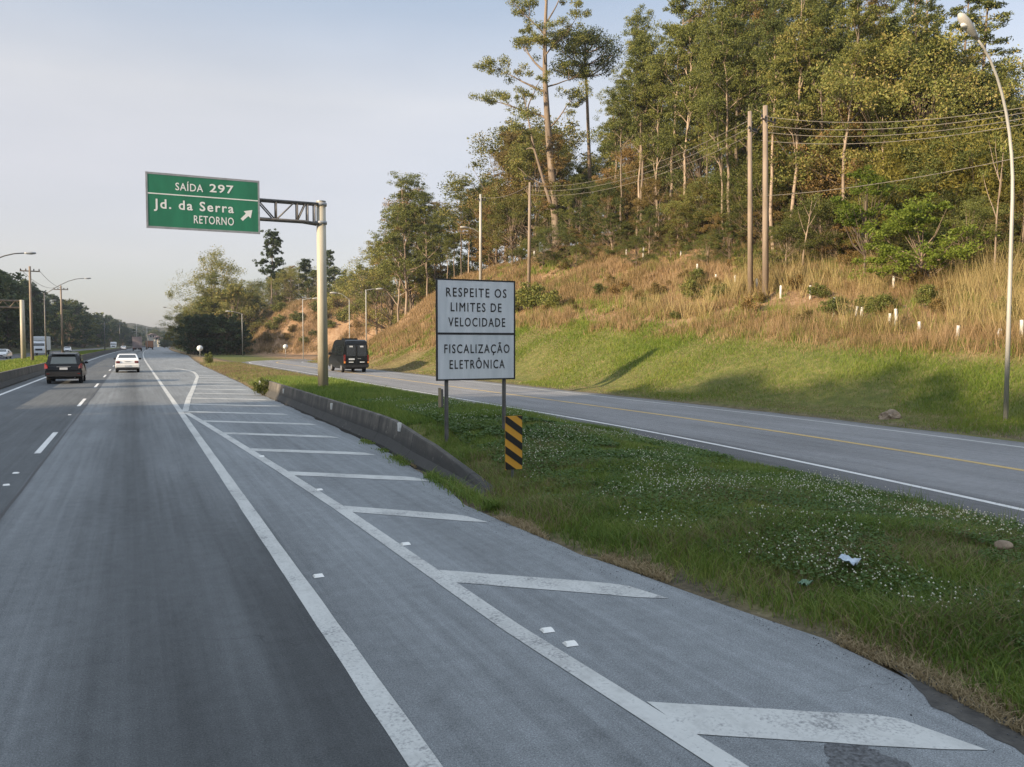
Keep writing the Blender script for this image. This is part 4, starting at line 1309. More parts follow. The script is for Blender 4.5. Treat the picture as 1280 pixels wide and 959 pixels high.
fc = np.array([[0, 2, 4], [2, 1, 4], [1, 3, 4], [3, 0, 4], [2, 0, 5], [1, 2, 5], [3, 1, 5], [0, 3, 5]])
v = np.stack([x, y, z], 1)[:, None, :] + oc[None] * rad[:, None, None]
f = (np.arange(n) * 6)[:, None, None] + fc[None]
o = link('clover_blooms', np_mesh('clover_blooms', v.reshape(-1, 3), [f.reshape(-1, 3)]), M['flower']); o['kind'] = 'stuff'

def tussocks(name, nt, xr, yr, per, hh, mat, seed, look, wmul=1.0, spread=.28, mask=None):
    q = np.random.default_rng(seed)
    ty = yr[0] + (yr[1] - yr[0]) * q.uniform(0, 1, nt) ** 1.3
    tx = xr(ty)[0] + (xr(ty)[1] - xr(ty)[0]) * q.uniform(0, 1, nt)
    k = nfield(tx, ty, .33, seed + 1)
    keep = k > (.30 if hh > .5 else .0)
    if mask is not None: keep &= mask(tx, ty)
    tx, ty, k = tx[keep], ty[keep], k[keep]
    n = len(tx)
    th = hh * q.uniform(.45, 1.1, n) * (.5 + .8 * k)
    i = np.repeat(np.arange(n), per)
    a = q.uniform(0, 6.28, len(i)); r_ = np.abs(q.normal(0, spread, len(i)))
    x = tx[i] + np.cos(a) * r_; y = ty[i] + np.sin(a) * r_
    h = th[i] * q.uniform(.45, 1.0, len(i))
    w = q.uniform(.016, .034, len(i)) * np.clip(y / 32, .8, 2.6) * wmul
    blades(name, np.stack([x, y, look(x, y) - .03], 1), h, w, .55, mat)
tussocks('verge_tufts', 420, lambda y: (pe_np(y) + .35, 11.2 + rs_np(y)), (2.6, 26), 34, .24, M['island_grass'], 133, Li, .45, .07)
tussocks('verge_tufts', 260, lambda y: (10.2 + rs_np(y), 11.35 + rs_np(y)), (5, 40), 26, .26, M['island_grass'], 137, Li, .5, .09)
tussocks('verge_tufts', 200, lambda y: (pe_np(y) + .15, pe_np(y) + 1.3), (2.4, 11), 40, .22, M['bank_grass'], 139, Li, .42, .07)
tussocks('straw_tufts', 130, lambda y: (pe_np(y) + .3, 11.2 + rs_np(y)), (2.6, 26), 14, .26, M['yellow_grass'], 141, Li, .35, .06)
Lb = grid_lookup(17.0, 56.0, 5, 135, .5)
def crest_np(y): return np.interp(y, [-30, 20, 58, 76, 95], [28.0, 27.0, 26.3, 23.6, 22.6])
y = 6 + 96 * rng.uniform(0, 1, 330000) ** 1.35
x0_ = 19.4 + rs_np(y)
x = x0_ + (crest_np(y) + 1.4 - x0_) * rng.uniform(0, 1, len(y))
edge = np.minimum((x - x0_ - .1) / .8, 1)
keep = rng.uniform(0, 1, len(x)) < np.clip(edge, .05, 1) * (.55 + .6 * nfield(x, y, .5, 61))
x, y = x[keep], y[keep]
lush = np.clip((nfield(x, y, .34, 62) - .5) * 1.5 + .5, 0, 1) * .6 + .45 * np.clip((x - 21.5) / 4.5, 0, 1)
dry = rng.uniform(0, 1, len(x)) < np.clip(.85 - lush * 1.05 + np.clip((y - 42) / 40, 0, .5), 0, .95)
h = rng.uniform(.05, .15, len(x)) * (.45 + 1.4 * lush)
w = rng.uniform(.014, .026, len(x)) * np.clip(y / 24, 1, 2.5)
P = np.stack([x, y, Lb(x, y) - .015], 1)
blades('bank_grass', P[~dry], h[~dry], w[~dry], .9, M['bank_grass'])
blades('dry_bank_grass', P[dry], h[dry] * .75, w[dry], 1.2, M['yellow_grass'])
# bank and slope clumps
tussocks('short_dry_grass', 24000, lambda y: (crest_np(y) - .3, np.full_like(y, 45.0)), (8, 116), 9, .34, M['dry_grass'], 171, Lb, 1.2, .34)
tussocks('tall_dry_grass', 13000, lambda y: (crest_np(y) + .3, np.full_like(y, 44.0)), (8, 112), 24, .85, M['dry_grass'], 71, Lb)
tussocks('tall_green_grass', 2600, lambda y: (crest_np(y) + .3, np.full_like(y, 43.0)), (10, 90), 20, .8, M['bank_grass'], 91, Lb)
# reed-like clumps at the right and under the twin poles
tussocks('cane_grass', 520, lambda y: (np.full_like(y, 29.0), np.full_like(y, 37.0)), (13, 46), 26, 2.5, M['cane'], 103, Lb, 1.0, .22)
tussocks('cane_grass', 240, lambda y: (np.full_like(y, 28.5), np.full_like(y, 35.0)), (12, 21), 28, 3.0, M['cane'], 104, Lb, 1.0, .25)
Lc = grid_lookup(14.0, 70.0, 130, 260, 2.0)
tussocks('dry_grass_far', 16000, lambda y: (np.full_like(y, 18.0), np.full_like(y, 58.0)), (134, 240), 18, 1.3, M['dry_grass'], 115, Lc, 1.0, .6, lambda a, c: Lc(a, c) > .4)
# median grass on the left
Lm = grid_lookup(-14.0, -6.0, 30, 260, .8)
y = 34 + 200 * rng.uniform(0, 1, 60000) ** 1.5; x = -6.7 - 6.6 * rng.uniform(0, 1, len(y))
blades('median_grass', np.stack([x + 6e-5 * np.maximum(0, y - 100) ** 2, y, Lm(x, y) - .02], 1), rng.uniform(.10, .28, len(x)), rng.uniform(.02, .04, len(x)) * np.clip(y / 40, 1, 3), .9, M['bank_grass'])

# ------------------------------------------------------------------ trees
def leaf_quads(C, size, q, up=.35, aspect=.5, droop=0.0):
    """leaf shaped quads at centres C"""
    n = len(C)
    nrm = q.normal(0, 1, (n, 3)); nrm[:, 2] += up
    nrm /= np.linalg.norm(nrm, axis=1)[:, None]
    t = q.normal(0, 1, (n, 3)); t[:, 2] -= droop
    t -= nrm * (t * nrm).sum(1)[:, None]
    t /= np.linalg.norm(t, axis=1)[:, None] + 1e-9
    b_ = np.cross(nrm, t)
    L = (size / 2)[:, None]
    W = L * aspect
    bend = nrm * (L * .25)
    return np.stack([C - t * L, C + b_ * W + bend, C + t * L, C - b_ * W + bend], 1).reshape(-1, 3)

def clump(q, c, r, n, flat=.6, shell_=.5):
    d = q.normal(0, 1, (n, 3)); d /= np.linalg.norm(d, axis=1)[:, None]
    rr = q.uniform(0, 1, n) ** shell_
    return np.asarray(c) + d * (rr * r)[:, None] * np.array([1, 1, flat])

def branch_pts(q, a, dirv, length, seg=5, curve=.25, wob=.08):
    pts = [np.array(a, float)]
    d = np.array(dirv, float); d /= np.linalg.norm(d)
    for i in range(seg):
        d = d + q.normal(0, wob, 3) + np.array([0, 0, curve / seg])
        d /= np.linalg.norm(d)
        pts.append(pts[-1] + d * length / seg)
    return pts

class Tree:
    def __init__(self, seed):
        self.q = np.random.default_rng(seed)
        self.bm = bmesh.new(); self.leaf = []
    def tube(self, pts, r0, r1, seg=6):
        n = len(pts)
        add_tube(self.bm, [tuple(p) for p in pts], [r0 + (r1 - r0) * i / (n - 1) for i in range(n)], seg, False)
    def leaves(self, C, smin, smax, **kw):
        self.leaf.append(leaf_quads(C, self.q.uniform(smin, smax, len(C)), self.q, **kw))
    def meshes(self, name):
        me = bpy.data.meshes.new(name + '_trunk'); self.bm.normal_update(); self.bm.to_mesh(me); self.bm.free()
        me.polygons.foreach_set('use_smooth', [True] * len(me.polygons))
        v = np.concatenate(self.leaf) if self.leaf else np.zeros((0, 3))
        n = len(v) // 4
        lm = np_mesh(name + '_crown', v, [np.arange(n * 4).reshape(n, 4)]) if n else None
        return me, lm

def eucalyptus(seed, H=20, start=.45, spread=3.2, nb=13, nleaf=7000, leaf=(.10, .22), r0=.17, clr=1.15, wob=.034, lean=.3, flat=.62):
    T = Tree(seed); q = T.q
    N = 12
    wx = np.cumsum(q.normal(0, wob * H / N * 2, N + 1)); wy = np.cumsum(q.normal(0, wob * H / N * 2, N + 1))
    trunk = [np.array([wx[i] - wx[0] + lean * i / N, wy[i] - wy[0], H * i / N * .97]) for i in range(N + 1)]
    trunk[0][2] = -.6
    T.tube(trunk, r0, r0 * .16, 8)
    def on(f):
        k = f * N; i = min(int(k), N - 1); return trunk[i] + (trunk[i + 1] - trunk[i]) * (k - i)
    tips = []
    az = q.uniform(0, 6.28)
    for b_ in range(nb):
        f = start + (1 - start) * (b_ + q.uniform(0, .8)) / nb
        f = min(f, .985)
        az += 2.4 + q.normal(0, .4)
        u = (f - start) / (1 - start)
        L = spread * (1.0 - .65 * u ** 1.6) * q.uniform(.65, 1.2)
        el = R(q.uniform(22, 55)) + u * .3
        dv = (math.cos(az) * math.cos(el), math.sin(az) * math.cos(el), math.sin(el))
        pts = branch_pts(q, on(f), dv, L, 5, .35, .12)
        rb = r0 * (1 - f) * .55 + .025
        T.tube(pts, rb, .015, 5)
        tips.append((pts[-1], 1.0))
        for s in range(2 + int(L > 2.2) + int(L > 3.5)):
            k = q.integers(2, 5)
            dv2 = np.array(dv) + q.normal(0, .6, 3) + np.array([0, 0, .15])
            p2 = branch_pts(q, pts[k], dv2, L * q.uniform(.3, .55), 3, .3, .12)
            T.tube(p2, rb * .5, .012, 4)
            tips.append((p2[-1], .85))
    tips.append((trunk[-1], 1.0)); tips.append((on(.95), .9))
    per = int(nleaf * 2.7 / len(tips))
    for t, k in tips:
        r = clr * k * q.uniform(.6, 1.25)
        nsub = 6
        for s in range(nsub):
            c = t + q.normal(0, r * .62, 3) * np.array([1, 1, .6])
            T.leaves(clump(q, c, r * q.uniform(.28, .6), int(per / nsub * q.uniform(.5, 1.5)), flat), leaf[0], leaf[1], aspect=.42, droop=.6)
    return T.meshes('eucalyptus')

def bushy(seed, H=12, W=4.5, base=.22, nclump=46, nleaf=9000, leaf=(.10, .22), r0=.2, ragged_=.3, top=1.0):
    """broad crown reaching low: clumps on the outside of an uneven egg, limbs inside"""
    T = Tree(seed); q = T.q
    trunk = branch_pts(q, (0, 0, -.5), (q.normal(0, .05), q.normal(0, .05), 1), H * .8, 8, 0, .04)
    T.tube(trunk, r0, .04, 7)
    for k in range(nclump):
        u = (k + .5) / nclump
        zf = base + (1 - base) * q.uniform(0, 1) ** .85
        prof_ = math.sin(math.pi * min(1, max(0.04, (zf - base) / (1 - base))) ** .75) ** .7
        a = q.uniform(0, 6.28)
        rr = W * prof_ * q.uniform(.45, 1.0 + ragged_)
        c = np.array([math.cos(a) * rr, math.sin(a) * rr, H * zf * q.uniform(.92, 1.04)])
        rc = W * q.uniform(.20, .38)
        st = trunk[min(7, max(1, int(zf * 6)))]
        mid = st * .5 + c * .5 + np.array([0, 0, -.08 * H * q.uniform(0, 1)])
        T.tube([st, mid, c], .05, .012, 4)
        for s in range(4):
            T.leaves(clump(q, c + q.normal(0, rc * .5, 3) * np.array([1, 1, .7]), rc * q.uniform(.35, .75), int(nleaf / nclump / 4 * q.uniform(.4, 1.6)), .68, .5), leaf[0], leaf[1], aspect=.5, droop=.2)
    return T.meshes('broadleaf')

def umbrella_pine(seed, H=20):
    T = Tree(seed); q = T.q
    trunk = branch_pts(q, (0, 0, -.5), (0, 0, 1), H, 10, 0, .012)
    T.tube(trunk, .24, .10, 8)
    for tier in range(4):
        z = H * (.80 + .055 * tier); L = [3.4, 3.6, 2.9, 1.6][tier]
        for k in range(8):
            a = k * .785 + tier * .4 + q.normal(0, .15)
            pts = branch_pts(q, (trunk[-1][0], trunk[-1][1], z), (math.cos(a), math.sin(a), .10), L * q.uniform(.75, 1.1), 5, .5, .05)
            T.tube(pts, .07, .03, 5)
            for s in (3, 4, 5):
                T.leaves(clump(q, pts[s], .55 + .08 * s, 85, .6), .18, .34, aspect=.3)
    return T.meshes('umbrella_pine')

def conifer(seed, H=18, W=2.6):
    """thin dark pine with ragged flat layers"""
    T = Tree(seed); q = T.q
    trunk = branch_pts(q, (0, 0, -.5), (0, 0, 1), H, 10, 0, .012)
    T.tube(trunk, .17, .03, 7)
    for k in range(34):
        f = .42 + .57 * k / 34
        a = k * 2.4 + q.normal(0, .3)
        L = W * (1.12 - f) / .7 * q.uniform(.55, 1.2) + .25
        i = min(9, int(f * 10)); st = trunk[i] + (trunk[i + 1] - trunk[i]) * (f * 10 - i)
        pts = branch_pts(q, st, (math.cos(a), math.sin(a), .25), L, 4, .1, .08)
        T.tube(pts, .035, .01, 4)
        for s in (2, 3, 4):
            T.leaves(clump(q, pts[s], .32 + .12 * q.uniform(), 60, .5), .16, .32, aspect=.25)
    return T.meshes('pine')

def bamboo(seed, H=9, n=34, spread=1.8):
    T = Tree(seed); q = T.q
    for k in range(n):
        a = q.uniform(0, 6.28); r = spread * q.uniform(0, 1) ** .6
        h = H * q.uniform(.6, 1.05)
        dv = (math.cos(a) * .16, math.sin(a) * .16, 1)
        pts = branch_pts(q, (math.cos(a) * r * .5, math.sin(a) * r * .5, -.2), dv, h, 8, -.35, .05)
        T.tube(pts, .04, .008, 4)
        for s in range(2, 9):
            T.leaves(clump(q, pts[s], .55 + .25 * q.uniform(), 38, .9, .6), .22, .46, aspect=.22, droop=.9)
    return T.meshes('bamboo')

def shrub(seed, H=2.4, W=1.6, nleaf=1700, leaf=(.12, .26)):
    T = Tree(seed); q = T.q
    for k in range(16):
        a = q.uniform(0, 6.28); el = q.uniform(.35, 1.4)
        L = q.uniform(.6, 1.0)
        tip = np.array([math.cos(a) * math.cos(el) * W * L, math.sin(a) * math.cos(el) * W * L, H * math.sin(el) * L])
        T.tube([np.array([0, 0, -.2]), tip * .5 + q.normal(0, .08, 3), tip], .03, .008, 4)
        T.leaves(clump(q, tip, .42 * W * q.uniform(.6, 1.1), int(nleaf / 16), .75, .5), leaf[0], leaf[1], aspect=.5)
        T.leaves(clump(q, tip * .6, .35 * W, int(nleaf / 30), .8, .6), leaf[0], leaf[1], aspect=.5)
    return T.meshes('shrub')

def bare_tree(seed, H=7, forks=4):
    T = Tree(seed); q = T.q
    trunk = branch_pts(q, (0, 0, -.3), (q.normal(0, .08), q.normal(0, .08), 1), H, 8, 0, .05)
    T.tube(trunk, .11, .025, 6)
    for k in range(forks):
        i = q.integers(3, 7); a = q.uniform(0, 6.28)
        p = branch_pts(q, trunk[i], (math.cos(a) * .7, math.sin(a) * .7, 1), H * q.uniform(.2, .4), 4, .3, .1)
        T.tube(p, .05, .012, 4)
        if q.uniform() < .6: T.leaves(clump(q, p[-1], .5, 60, .7), .14, .3, aspect=.45)
    T.leaves(clump(q, trunk[-1], .5, 60, .7), .14, .3, aspect=.45)
    return T.meshes('bare_tree')

PROTO = {}
def proto(key, meshes, H, leaf, bark, name, cat):
    tm, lm = meshes
    tm.materials.append(M[bark])
    lm.materials.append(M[leaf])
    PROTO[key] = (tm, lm, H, name, cat)
for k in range(5): proto('euc%d' % k, eucalyptus(100 + k, 20, (.42, .5, .36, .55, .3)[k], (3.0, 2.4, 3.6, 2.6, 3.4)[k], (14, 11, 16, 11, 17)[k], (7500, 5200, 9000, 5600, 9000)[k], lean=(.3, -.5, .2, .8, -.3)[k]), 20, ('leaf_euc', 'leaf_euc', 'leaf_euc', 'leaf_euc', 'leaf_brown')[k], 'bark_pale', 'eucalyptus_tree', 'tree')
for k in range(5): proto('bush%d' % k, bushy(200 + k, 12, (4.2, 3.4, 5.0, 3.8, 4.4)[k], (.2, .12, .3, .08, .25)[k], (46, 40, 54, 44, 48)[k], 22000, ragged_=.4), 12, ('leaf_bushy', 'leaf_bushy', 'leaf_euc', 'leaf_brown', 'leaf_bushy')[k], 'bark_brown', 'broadleaf_tree', 'tree')
proto('umbrella', umbrella_pine(300), 20, 'leaf_bushy', 'bark_brown', 'umbrella_pine', 'tree')
for k in range(2): proto('pine%d' % k, conifer(310 + k), 18, 'leaf_euc', 'bark_pale', 'pine_tree', 'tree')
for k in range(2): proto('bamboo%d' % k, bamboo(320 + k), 9, 'leaf_bamboo', 'leaf_bamboo', 'bamboo_clump', 'bamboo')
for k in range(3): proto('shrub%d' % k, shrub(330 + k), 2.6, ('leaf_euc', 'leaf_brown', 'leaf_euc')[k], 'bark_brown', 'shrub', 'shrub')
proto('bright', bushy(340, 5, 2.6, .08, 46, 14000, (.11, .22), .08), 5, 'leaf_bright', 'bark_brown', 'young_tree', 'tree')
proto('slimgreen', bushy(341, 8, 2.0, .52, 26, 7000, (.11, .22), .09), 8, 'leaf_bright', 'bark_pale', 'young_tree', 'tree')
for k in range(2): proto('bare%d' % k, bare_tree(350 + k), 8, 'leaf_euc', 'bark_pale', 'bare_tree', 'tree')
for k in range(3): proto('far%d' % k, bushy(360 + k, 14, (4.5, 3.6, 5.0)[k], .08, 50, 5200, (.35, .75), .2), 14, ('leaf_far', 'leaf_far', 'leaf_bushy')[k], 'bark_brown', 'woodland_tree', 'tree')
for k in range(2): proto('ever%d' % k, bushy(380 + k, 12, (4.2, 3.6)[k], .04, 52, 7000, (.25, .5), .2), 12, 'leaf_dark', 'bark_brown', 'evergreen_tree', 'tree')
for k in range(2): proto('farpole%d' % k, eucalyptus(370 + k, 22, .35, 3.4, 14, 4200, (.3, .65), .22, 1.4), 22, 'leaf_far', 'bark_pale', 'eucalyptus_tree', 'tree')
# the big forked gum with long arms to the left
def giant(seed=401, H=27):
    T = Tree(seed); q = T.q
    Z = [-.6, 5, 9, 13, 17, 21, 24.5, 27]
    tr = [np.array([x_, 0, z_]) for x_, z_ in zip((0, -.35, -.75, -1.1, -1.35, -1.35, -1.2, -1.0), Z)]
    T.tube(tr, .46, .07, 10)
    t2 = [np.array([x_, y_, z_]) for x_, y_, z_ in ((-.3, -.15, 3.5), (-1.2, -.5, 6.5), (-2.2, -.8, 10), (-2.9, -.9, 13.5))]
    T.tube(t2, .22, .06, 7)
    def clumps(p, r, n):
        for s in range(4):
            c = np.asarray(p) + q.normal(0, r * .6, 3) * np.array([1, 1, .55])
            T.leaves(clump(q, c, r * q.uniform(.4, .75), int(n / 4 * 1.9 * q.uniform(.6, 1.4)), .65), .11, .25, aspect=.42, droop=.6)
    arms = [(13.0, (-1, .1, .42), 7.0), (15.5, (-1, -.3, .55), 5.2), (12.0, (1, .2, .5), 4.0), (17.5, (-.9, .5, .8), 5.5), (19, (.9, -.3, .8), 4.6), (21, (-.8, -.4, .9), 4.4), (22, (.7, .5, .9), 4.2), (24, (-.5, .6, 1), 3.2), (24.5, (.5, -.6, 1), 3.0), (16.0, (.8, .8, .5), 4.0), (20, (.1, 1, .7), 3.6), (18, (0, -1, .7), 3.6)]
    for z_, dv, L in arms:
        x_ = np.interp(z_, Z, [t[0] for t in tr])
        pts = branch_pts(q, (x_, 0, z_), dv, L, 6, .15, .09)
        T.tube(pts, .13 if L > 5 else .09, .02, 6)
        for s in range(4):
            k = q.integers(3, 7); k = min(k, 6)
            p2 = branch_pts(q, pts[k], np.array(dv) + q.normal(0, .55, 3), L * q.uniform(.18, .36), 3, .3, .1)
            T.tube(p2, .04, .012, 4)
            clumps(p2[-1], .95, 230)
        clumps(pts[-1], 1.1, 300)
    for kk, dv in ((1, (-1, -.4, .3)), (2, (-1, .2, .35)), (2, (-.2, -1, .4)), (3, (-.6, .5, .8)), (3, (.3, -.5, 1))):
        pts = branch_pts(q, t2[kk], dv, 3.4, 5, .2, .12)
        T.tube(pts, .08, .02, 5); clumps(pts[-1], 1.1, 300); clumps(pts[3], .8, 150)
    clumps(tr[-1], 1.2, 260); clumps(t2[-1], 1.2, 320)
    return T.meshes('giant_gum')
proto('giant', giant(), 27, 'leaf_euc', 'bark_pale', 'eucalyptus_tree', 'tree')

def plant(key, loc, height, rz=None, label=None, group=None, wide=1.0):
    tm, lm, H, name, cat = PROTO[key]
    e = empty(name, loc, random.uniform(0, 6.28) if rz is None else rz, label, cat, group)
    s = height / H
    e.scale = (s * wide, s * wide, s)
    if rz is None and cat == 'tree': e.rotation_euler = (random.gauss(0, .035), random.gauss(0, .035), e.rotation_euler[2])
    t = bpy.data.objects.new('trunk' if cat != 'shrub' and cat != 'bamboo' else 'stems', tm); COL.objects.link(t); t.parent = e
    c = bpy.data.objects.new('crown' if cat != 'shrub' else 'foliage', lm); COL.objects.link(c); c.parent = e
    return e

def plant_px(key, px, X, ytop, **kw):
    p = on_x(px, X)
    return plant(key, (p.x, p.y, p.z), max(.5, z_at(p, ytop) - p.z), **kw)

# named trees of the right hill
plant_px('giant', 697, 44.0, -38, rz=-.75, label='tallest gum on the hill, pale forked trunk with long arms reaching left over the sky', wide=1.0)
plant_px('umbrella', 738, 50, 48, label='umbrella-crowned pine right of the tallest gum')
plant_px('euc2', 507, 36.5, 222, rz=1.0, label='tall gum with layered crown standing alone on the nose of the slope', wide=1.25)
plant_px('euc0', 535, 39, 240, rz=2.2, label='gum right of the one on the nose of the slope', wide=1.1)
plant_px('euc1', 560, 40, 300, rz=4.0, label='shorter gum between the nose gums and the ridge lamp', wide=1.3)
plant_px('euc3', 577, 41, 226, rz=.4, label='thin gum with a small top clump left of the ridge lamp')
plant_px('bush2', 485, 42, 318, label='bushy tree behind the nose of the slope, left of its gums')
for px, X, ty in ((548, 50, 345), (520, 50, 350), (575, 50, 330), (600, 50, 300), (500, 52, 352), (590, 47, 335)):
    plant_px('bush%d' % random.randrange(5), px, X, ty, label='dark broadleaf tree filling the gap behind the nose gums', group='broadleaf trees behind the nose')
for k, (px, X, ty) in enumerate(((470, 40, 300), (495, 38, 262), (515, 42, 240), (522, 46, 262), (545, 44, 268), (555, 47, 255), (568, 43, 272), (585, 44, 240), (600, 46, 250), (612, 43, 262), (480, 45, 315), (535, 50, 300), (590, 49, 262))):
    plant_px('euc%d' % ((0, 2, 4)[k % 3]), px, X, ty, label='airy gum of the group stepping down behind the white sign', group='gums stepping down behind the sign', wide=random.uniform(1.1, 1.45))
for k, (px, X, ty) in enumerate(((620, 44, 235), (632, 46, 172), (650, 45, 188), (615, 48, 225), (668, 49, 150), (640, 41, 250))):
    plant_px(('bush3', 'bush0', 'bush3', 'bush1', 'bush4', 'bush0')[k], px, X, ty, label='round-headed tree under the long arms of the tallest gum', group='trees under the tallest gum', wide=1.25)
plant_px('slimgreen', 1077, 36.5, 214, rz=.3, label='slim pale-trunked young tree with a green head right of the twin poles', wide=1.05)
plant_px('bright', 1150, 36.3, 256, label='bright yellow-green young tree at the wood edge', wide=1.15)
plant_px('bare0', 1001, 37.5, 232, label='thin leaning bare trunk right of the twin poles')
plant_px('bare1', 1205, 39.5, 262, label='forked bare tree right of the bright young tree')
plant_px('bare0', 1225, 39.0, 280, rz=2.0, label='short forked dead tree left of the street lamp')
plant_px('bare1', 1241, 36.5, 150, rz=1.2, label='tall thin bare trunk just left of the street lamp', wide=.6)
plant_px('euc3', 1135, 45, -70, rz=1.1, label='very tall slim pole-trunked gum rising above the bamboo', wide=.75)
plant_px('pine0', 1215, 50, -42, label='tall thin pine with ragged layers near the top right', wide=1.2)
plant_px('pine1', 1185, 55, -40, label='second thin pine left of the top right one', wide=1.1)
plant_px('pine1', 1158, 57, -30, rz=2, label='leftmost of the three thin pines at the top right', wide=1.2)
for k, (px, X, ty) in enumerate(((1118, 41.5, 185), (1150, 43, 155), (1182, 42.5, 165), (1210, 44, 150), (1240, 43, 160), (1268, 43, 165), (1165, 46, 140))):
    plant_px('bamboo%d' % (k % 2), px, X, ty, label='yellow-green bamboo clump on the right of the wood edge', group='bamboo thicket', wide=1.25)
# wood-edge gums with bare lower trunks
edge_px = (712, 727, 752, 775, 795, 797, 818, 834, 852, 884, 905, 912, 930, 966, 985, 1020, 1045, 1100, 1180, 1255)
env = [(600, 195), (640, 150), (690, 150), (702, 195), (762, 190), (776, 50), (800, 10), (850, -30), (950, -50), (1050, -40), (1100, 0), (1150, 50), (1200, 80), (1240, 105), (1290, 130), (1480, 190)]
for k, px in enumerate(edge_px):
    X = 41 + 3.5 * random.random()
    plant_px('euc%d' % (k % 4), px, X, lin(px, env) + random.uniform(10, 110), label='slender pale-trunked gum along the front edge of the wood', group='gums along the wood edge', wide=random.uniform(.75, 1.05))
# the wood itself
for k in range(104):
    px = 640 + (1480 - 640) * ((k * .618034) % 1)
    X = random.uniform(45, 66) if px < 960 or px > 1290 else random.uniform(44, 55)
    p = on_x(px, X)
    if p.y > 108: 
        p = on_x(px, 44); 
    top = lin(px, env) + random.choice((0, 15, 40, 80, 120))
    h = z_at(p, top) - p.z
    if h < 4: h = 6
    h = min(h, 23 + 2 * random.random())
    key = random.choice(('euc0', 'euc1', 'euc2', 'euc4', 'bush0', 'bush1', 'bush2', 'bush3', 'bush4', 'euc3', 'euc2'))
    if key.startswith('bush'): h = min(h, random.uniform(9, 16))
    plant(key, (p.x, p.y, p.z), h, label='tree crowded in the wood on the right hill', group='trees of the hill wood', wide=random.uniform(.85, 1.15))
# understorey
for k in range(74):
    px = 690 + 780 * ((k * .618034 + .3) % 1)
    X = random.uniform(41.5, 50)
    p = on_x(px, X)
    if p.y > 100: continue
    plant(random.choice(('bush0', 'bush1', 'bush3', 'bush4', 'bush1', 'bush2', 'bush0')), (p.x, p.y, p.z - .3), random.uniform(3.5, 8.0), label='low leafy tree filling the foot of the hill wood', group='understorey of the hill wood', wide=random.uniform(1.0, 1.4))
for k in range(48):
    px = 640 + 800 * ((k * .618034 + .47) % 1)
    X = random.uniform(37.5, 42)
    p = on_x(px, X)
    if p.y > 96: continue
    plant(random.choice(('bush2', 'bush1', 'bush4', 'bush3', 'bush0')), (p.x, p.y, p.z - .3), random.uniform(2.0, 4.2), label='low scrubby tree where the dry slope meets the wood', group='scrub along the wood foot', wide=random.uniform(1.0, 1.5))
# shrubs on the dry slope
for k in range(58):
    px = 655 + 640 * ((k * .618034 + .1) % 1)
    X = random.uniform(29, 39)
    p = on_x(px, X)
    if p.y > 90: continue
    plant('shrub%d' % ((1, 1, 2, 1, 0)[k % 5]), (p.x, p.y, p.z), random.uniform(.5, 1.35), label='small shrub among the dry grass of the slope', group='shrubs on the dry slope', wide=random.uniform(.9, 1.3))
for px, py, h in ((662, 388, 2.6), (690, 392, 2.0), (640, 392, 1.8)):
    p = hit(px, py)
    plant('shrub0', (p.x, p.y, p.z), h, label='dark shrub at the top of the grass bank right of the white sign', group='shrubs behind the white sign', wide=1.1)

# second hill: trees on its back, dark clump, tall left trees
def plant_at(key, px, Y, ytop, **kw):
    d = ray(px, 429.5); X = d.x / d.y * Y
    p = Vector((X, Y, tz(X, Y)))
    return plant(key, p, max(1.5, z_at(p, ytop) - p.z), **kw)
plant_at('farpole0', 340, 196, 291, rz=.5, label='tall open-crowned gum above the far brown cutting', wide=1.0)
plant_at('bush2', 272, 205, 320, label='broad pale-limbed tree at the left end of the far cutting', wide=.85)
plant_at('euc2', 262, 200, 345, label='lower open tree in front of the broad pale-limbed one', wide=1.4)
plant_at('farpole1', 413, 190, 312, rz=1.5, label='gum behind the green sign pole', wide=.8)
plant_at('farpole0', 385, 200, 325, rz=3.5, label='dark gum left of the green sign pole', wide=1.2)
for k in range(44):
    px = 236 + 260 * ((k * .618034) % 1)
    Y = random.uniform(178, 250) if px > 330 else random.uniform(186, 260)
    ty = lin(px, [(230, 385), (250, 365), (300, 352), (340, 350), (370, 335), (400, 335), (440, 335), (480, 325), (500, 340)]) + random.uniform(-4, 26)
    plant_at(random.choice(('bush0', 'bush1', 'bush2', 'bush4', 'far2', 'euc4')), px, Y, ty, label='tree in the belt above the far brown cutting', group='trees above the far cutting', wide=random.uniform(.9, 1.3))
for k in range(16):
    px = 236 + 66 * (k + .5) / 16
    plant_at('ever%d' % (k % 2), px, 168 + 10 * random.random(), random.uniform(396, 404), label='dark evergreen of the clump beside the far end of the main road', group='dark clump at the far bend', wide=1.0)
for px, py, h in ((333, 426, 2.2), (350, 405, 2.4), (365, 415, 2.0), (405, 400, 2.2), (392, 420, 1.6), (420, 385, 3), (450, 388, 3), (470, 380, 3), (436, 392, 2.2), (318, 415, 2), (340, 412, 2.4), (357, 424, 1.8), (372, 402, 2.6), (380, 428, 1.6), (398, 390, 2.8), (412, 410, 2), (428, 402, 2.4), (445, 410, 2), (465, 400, 2.4), (350, 390, 2.6), (480, 395, 2)):
    p = hit(px, py)
    if p: plant('shrub%d' % random.randrange(3), (p.x, p.y, p.z - .2), h, label='shrub on the face of the far brown cutting', group='shrubs on the far cutting', wide=1.3)
p = at_plane(254, 455, .1); plant('shrub0', (p.x + .6, p.y, tz(p.x, p.y)), 1.5, label='dark bush at the tip of the grass wedge', wide=.7)
p = at_plane(314, 492, .1); plant('shrub0', (p.x + .5, p.y, tz(p.x, p.y)), .9, label='low dark green bush just before the far end of the barrier', wide=1.0)

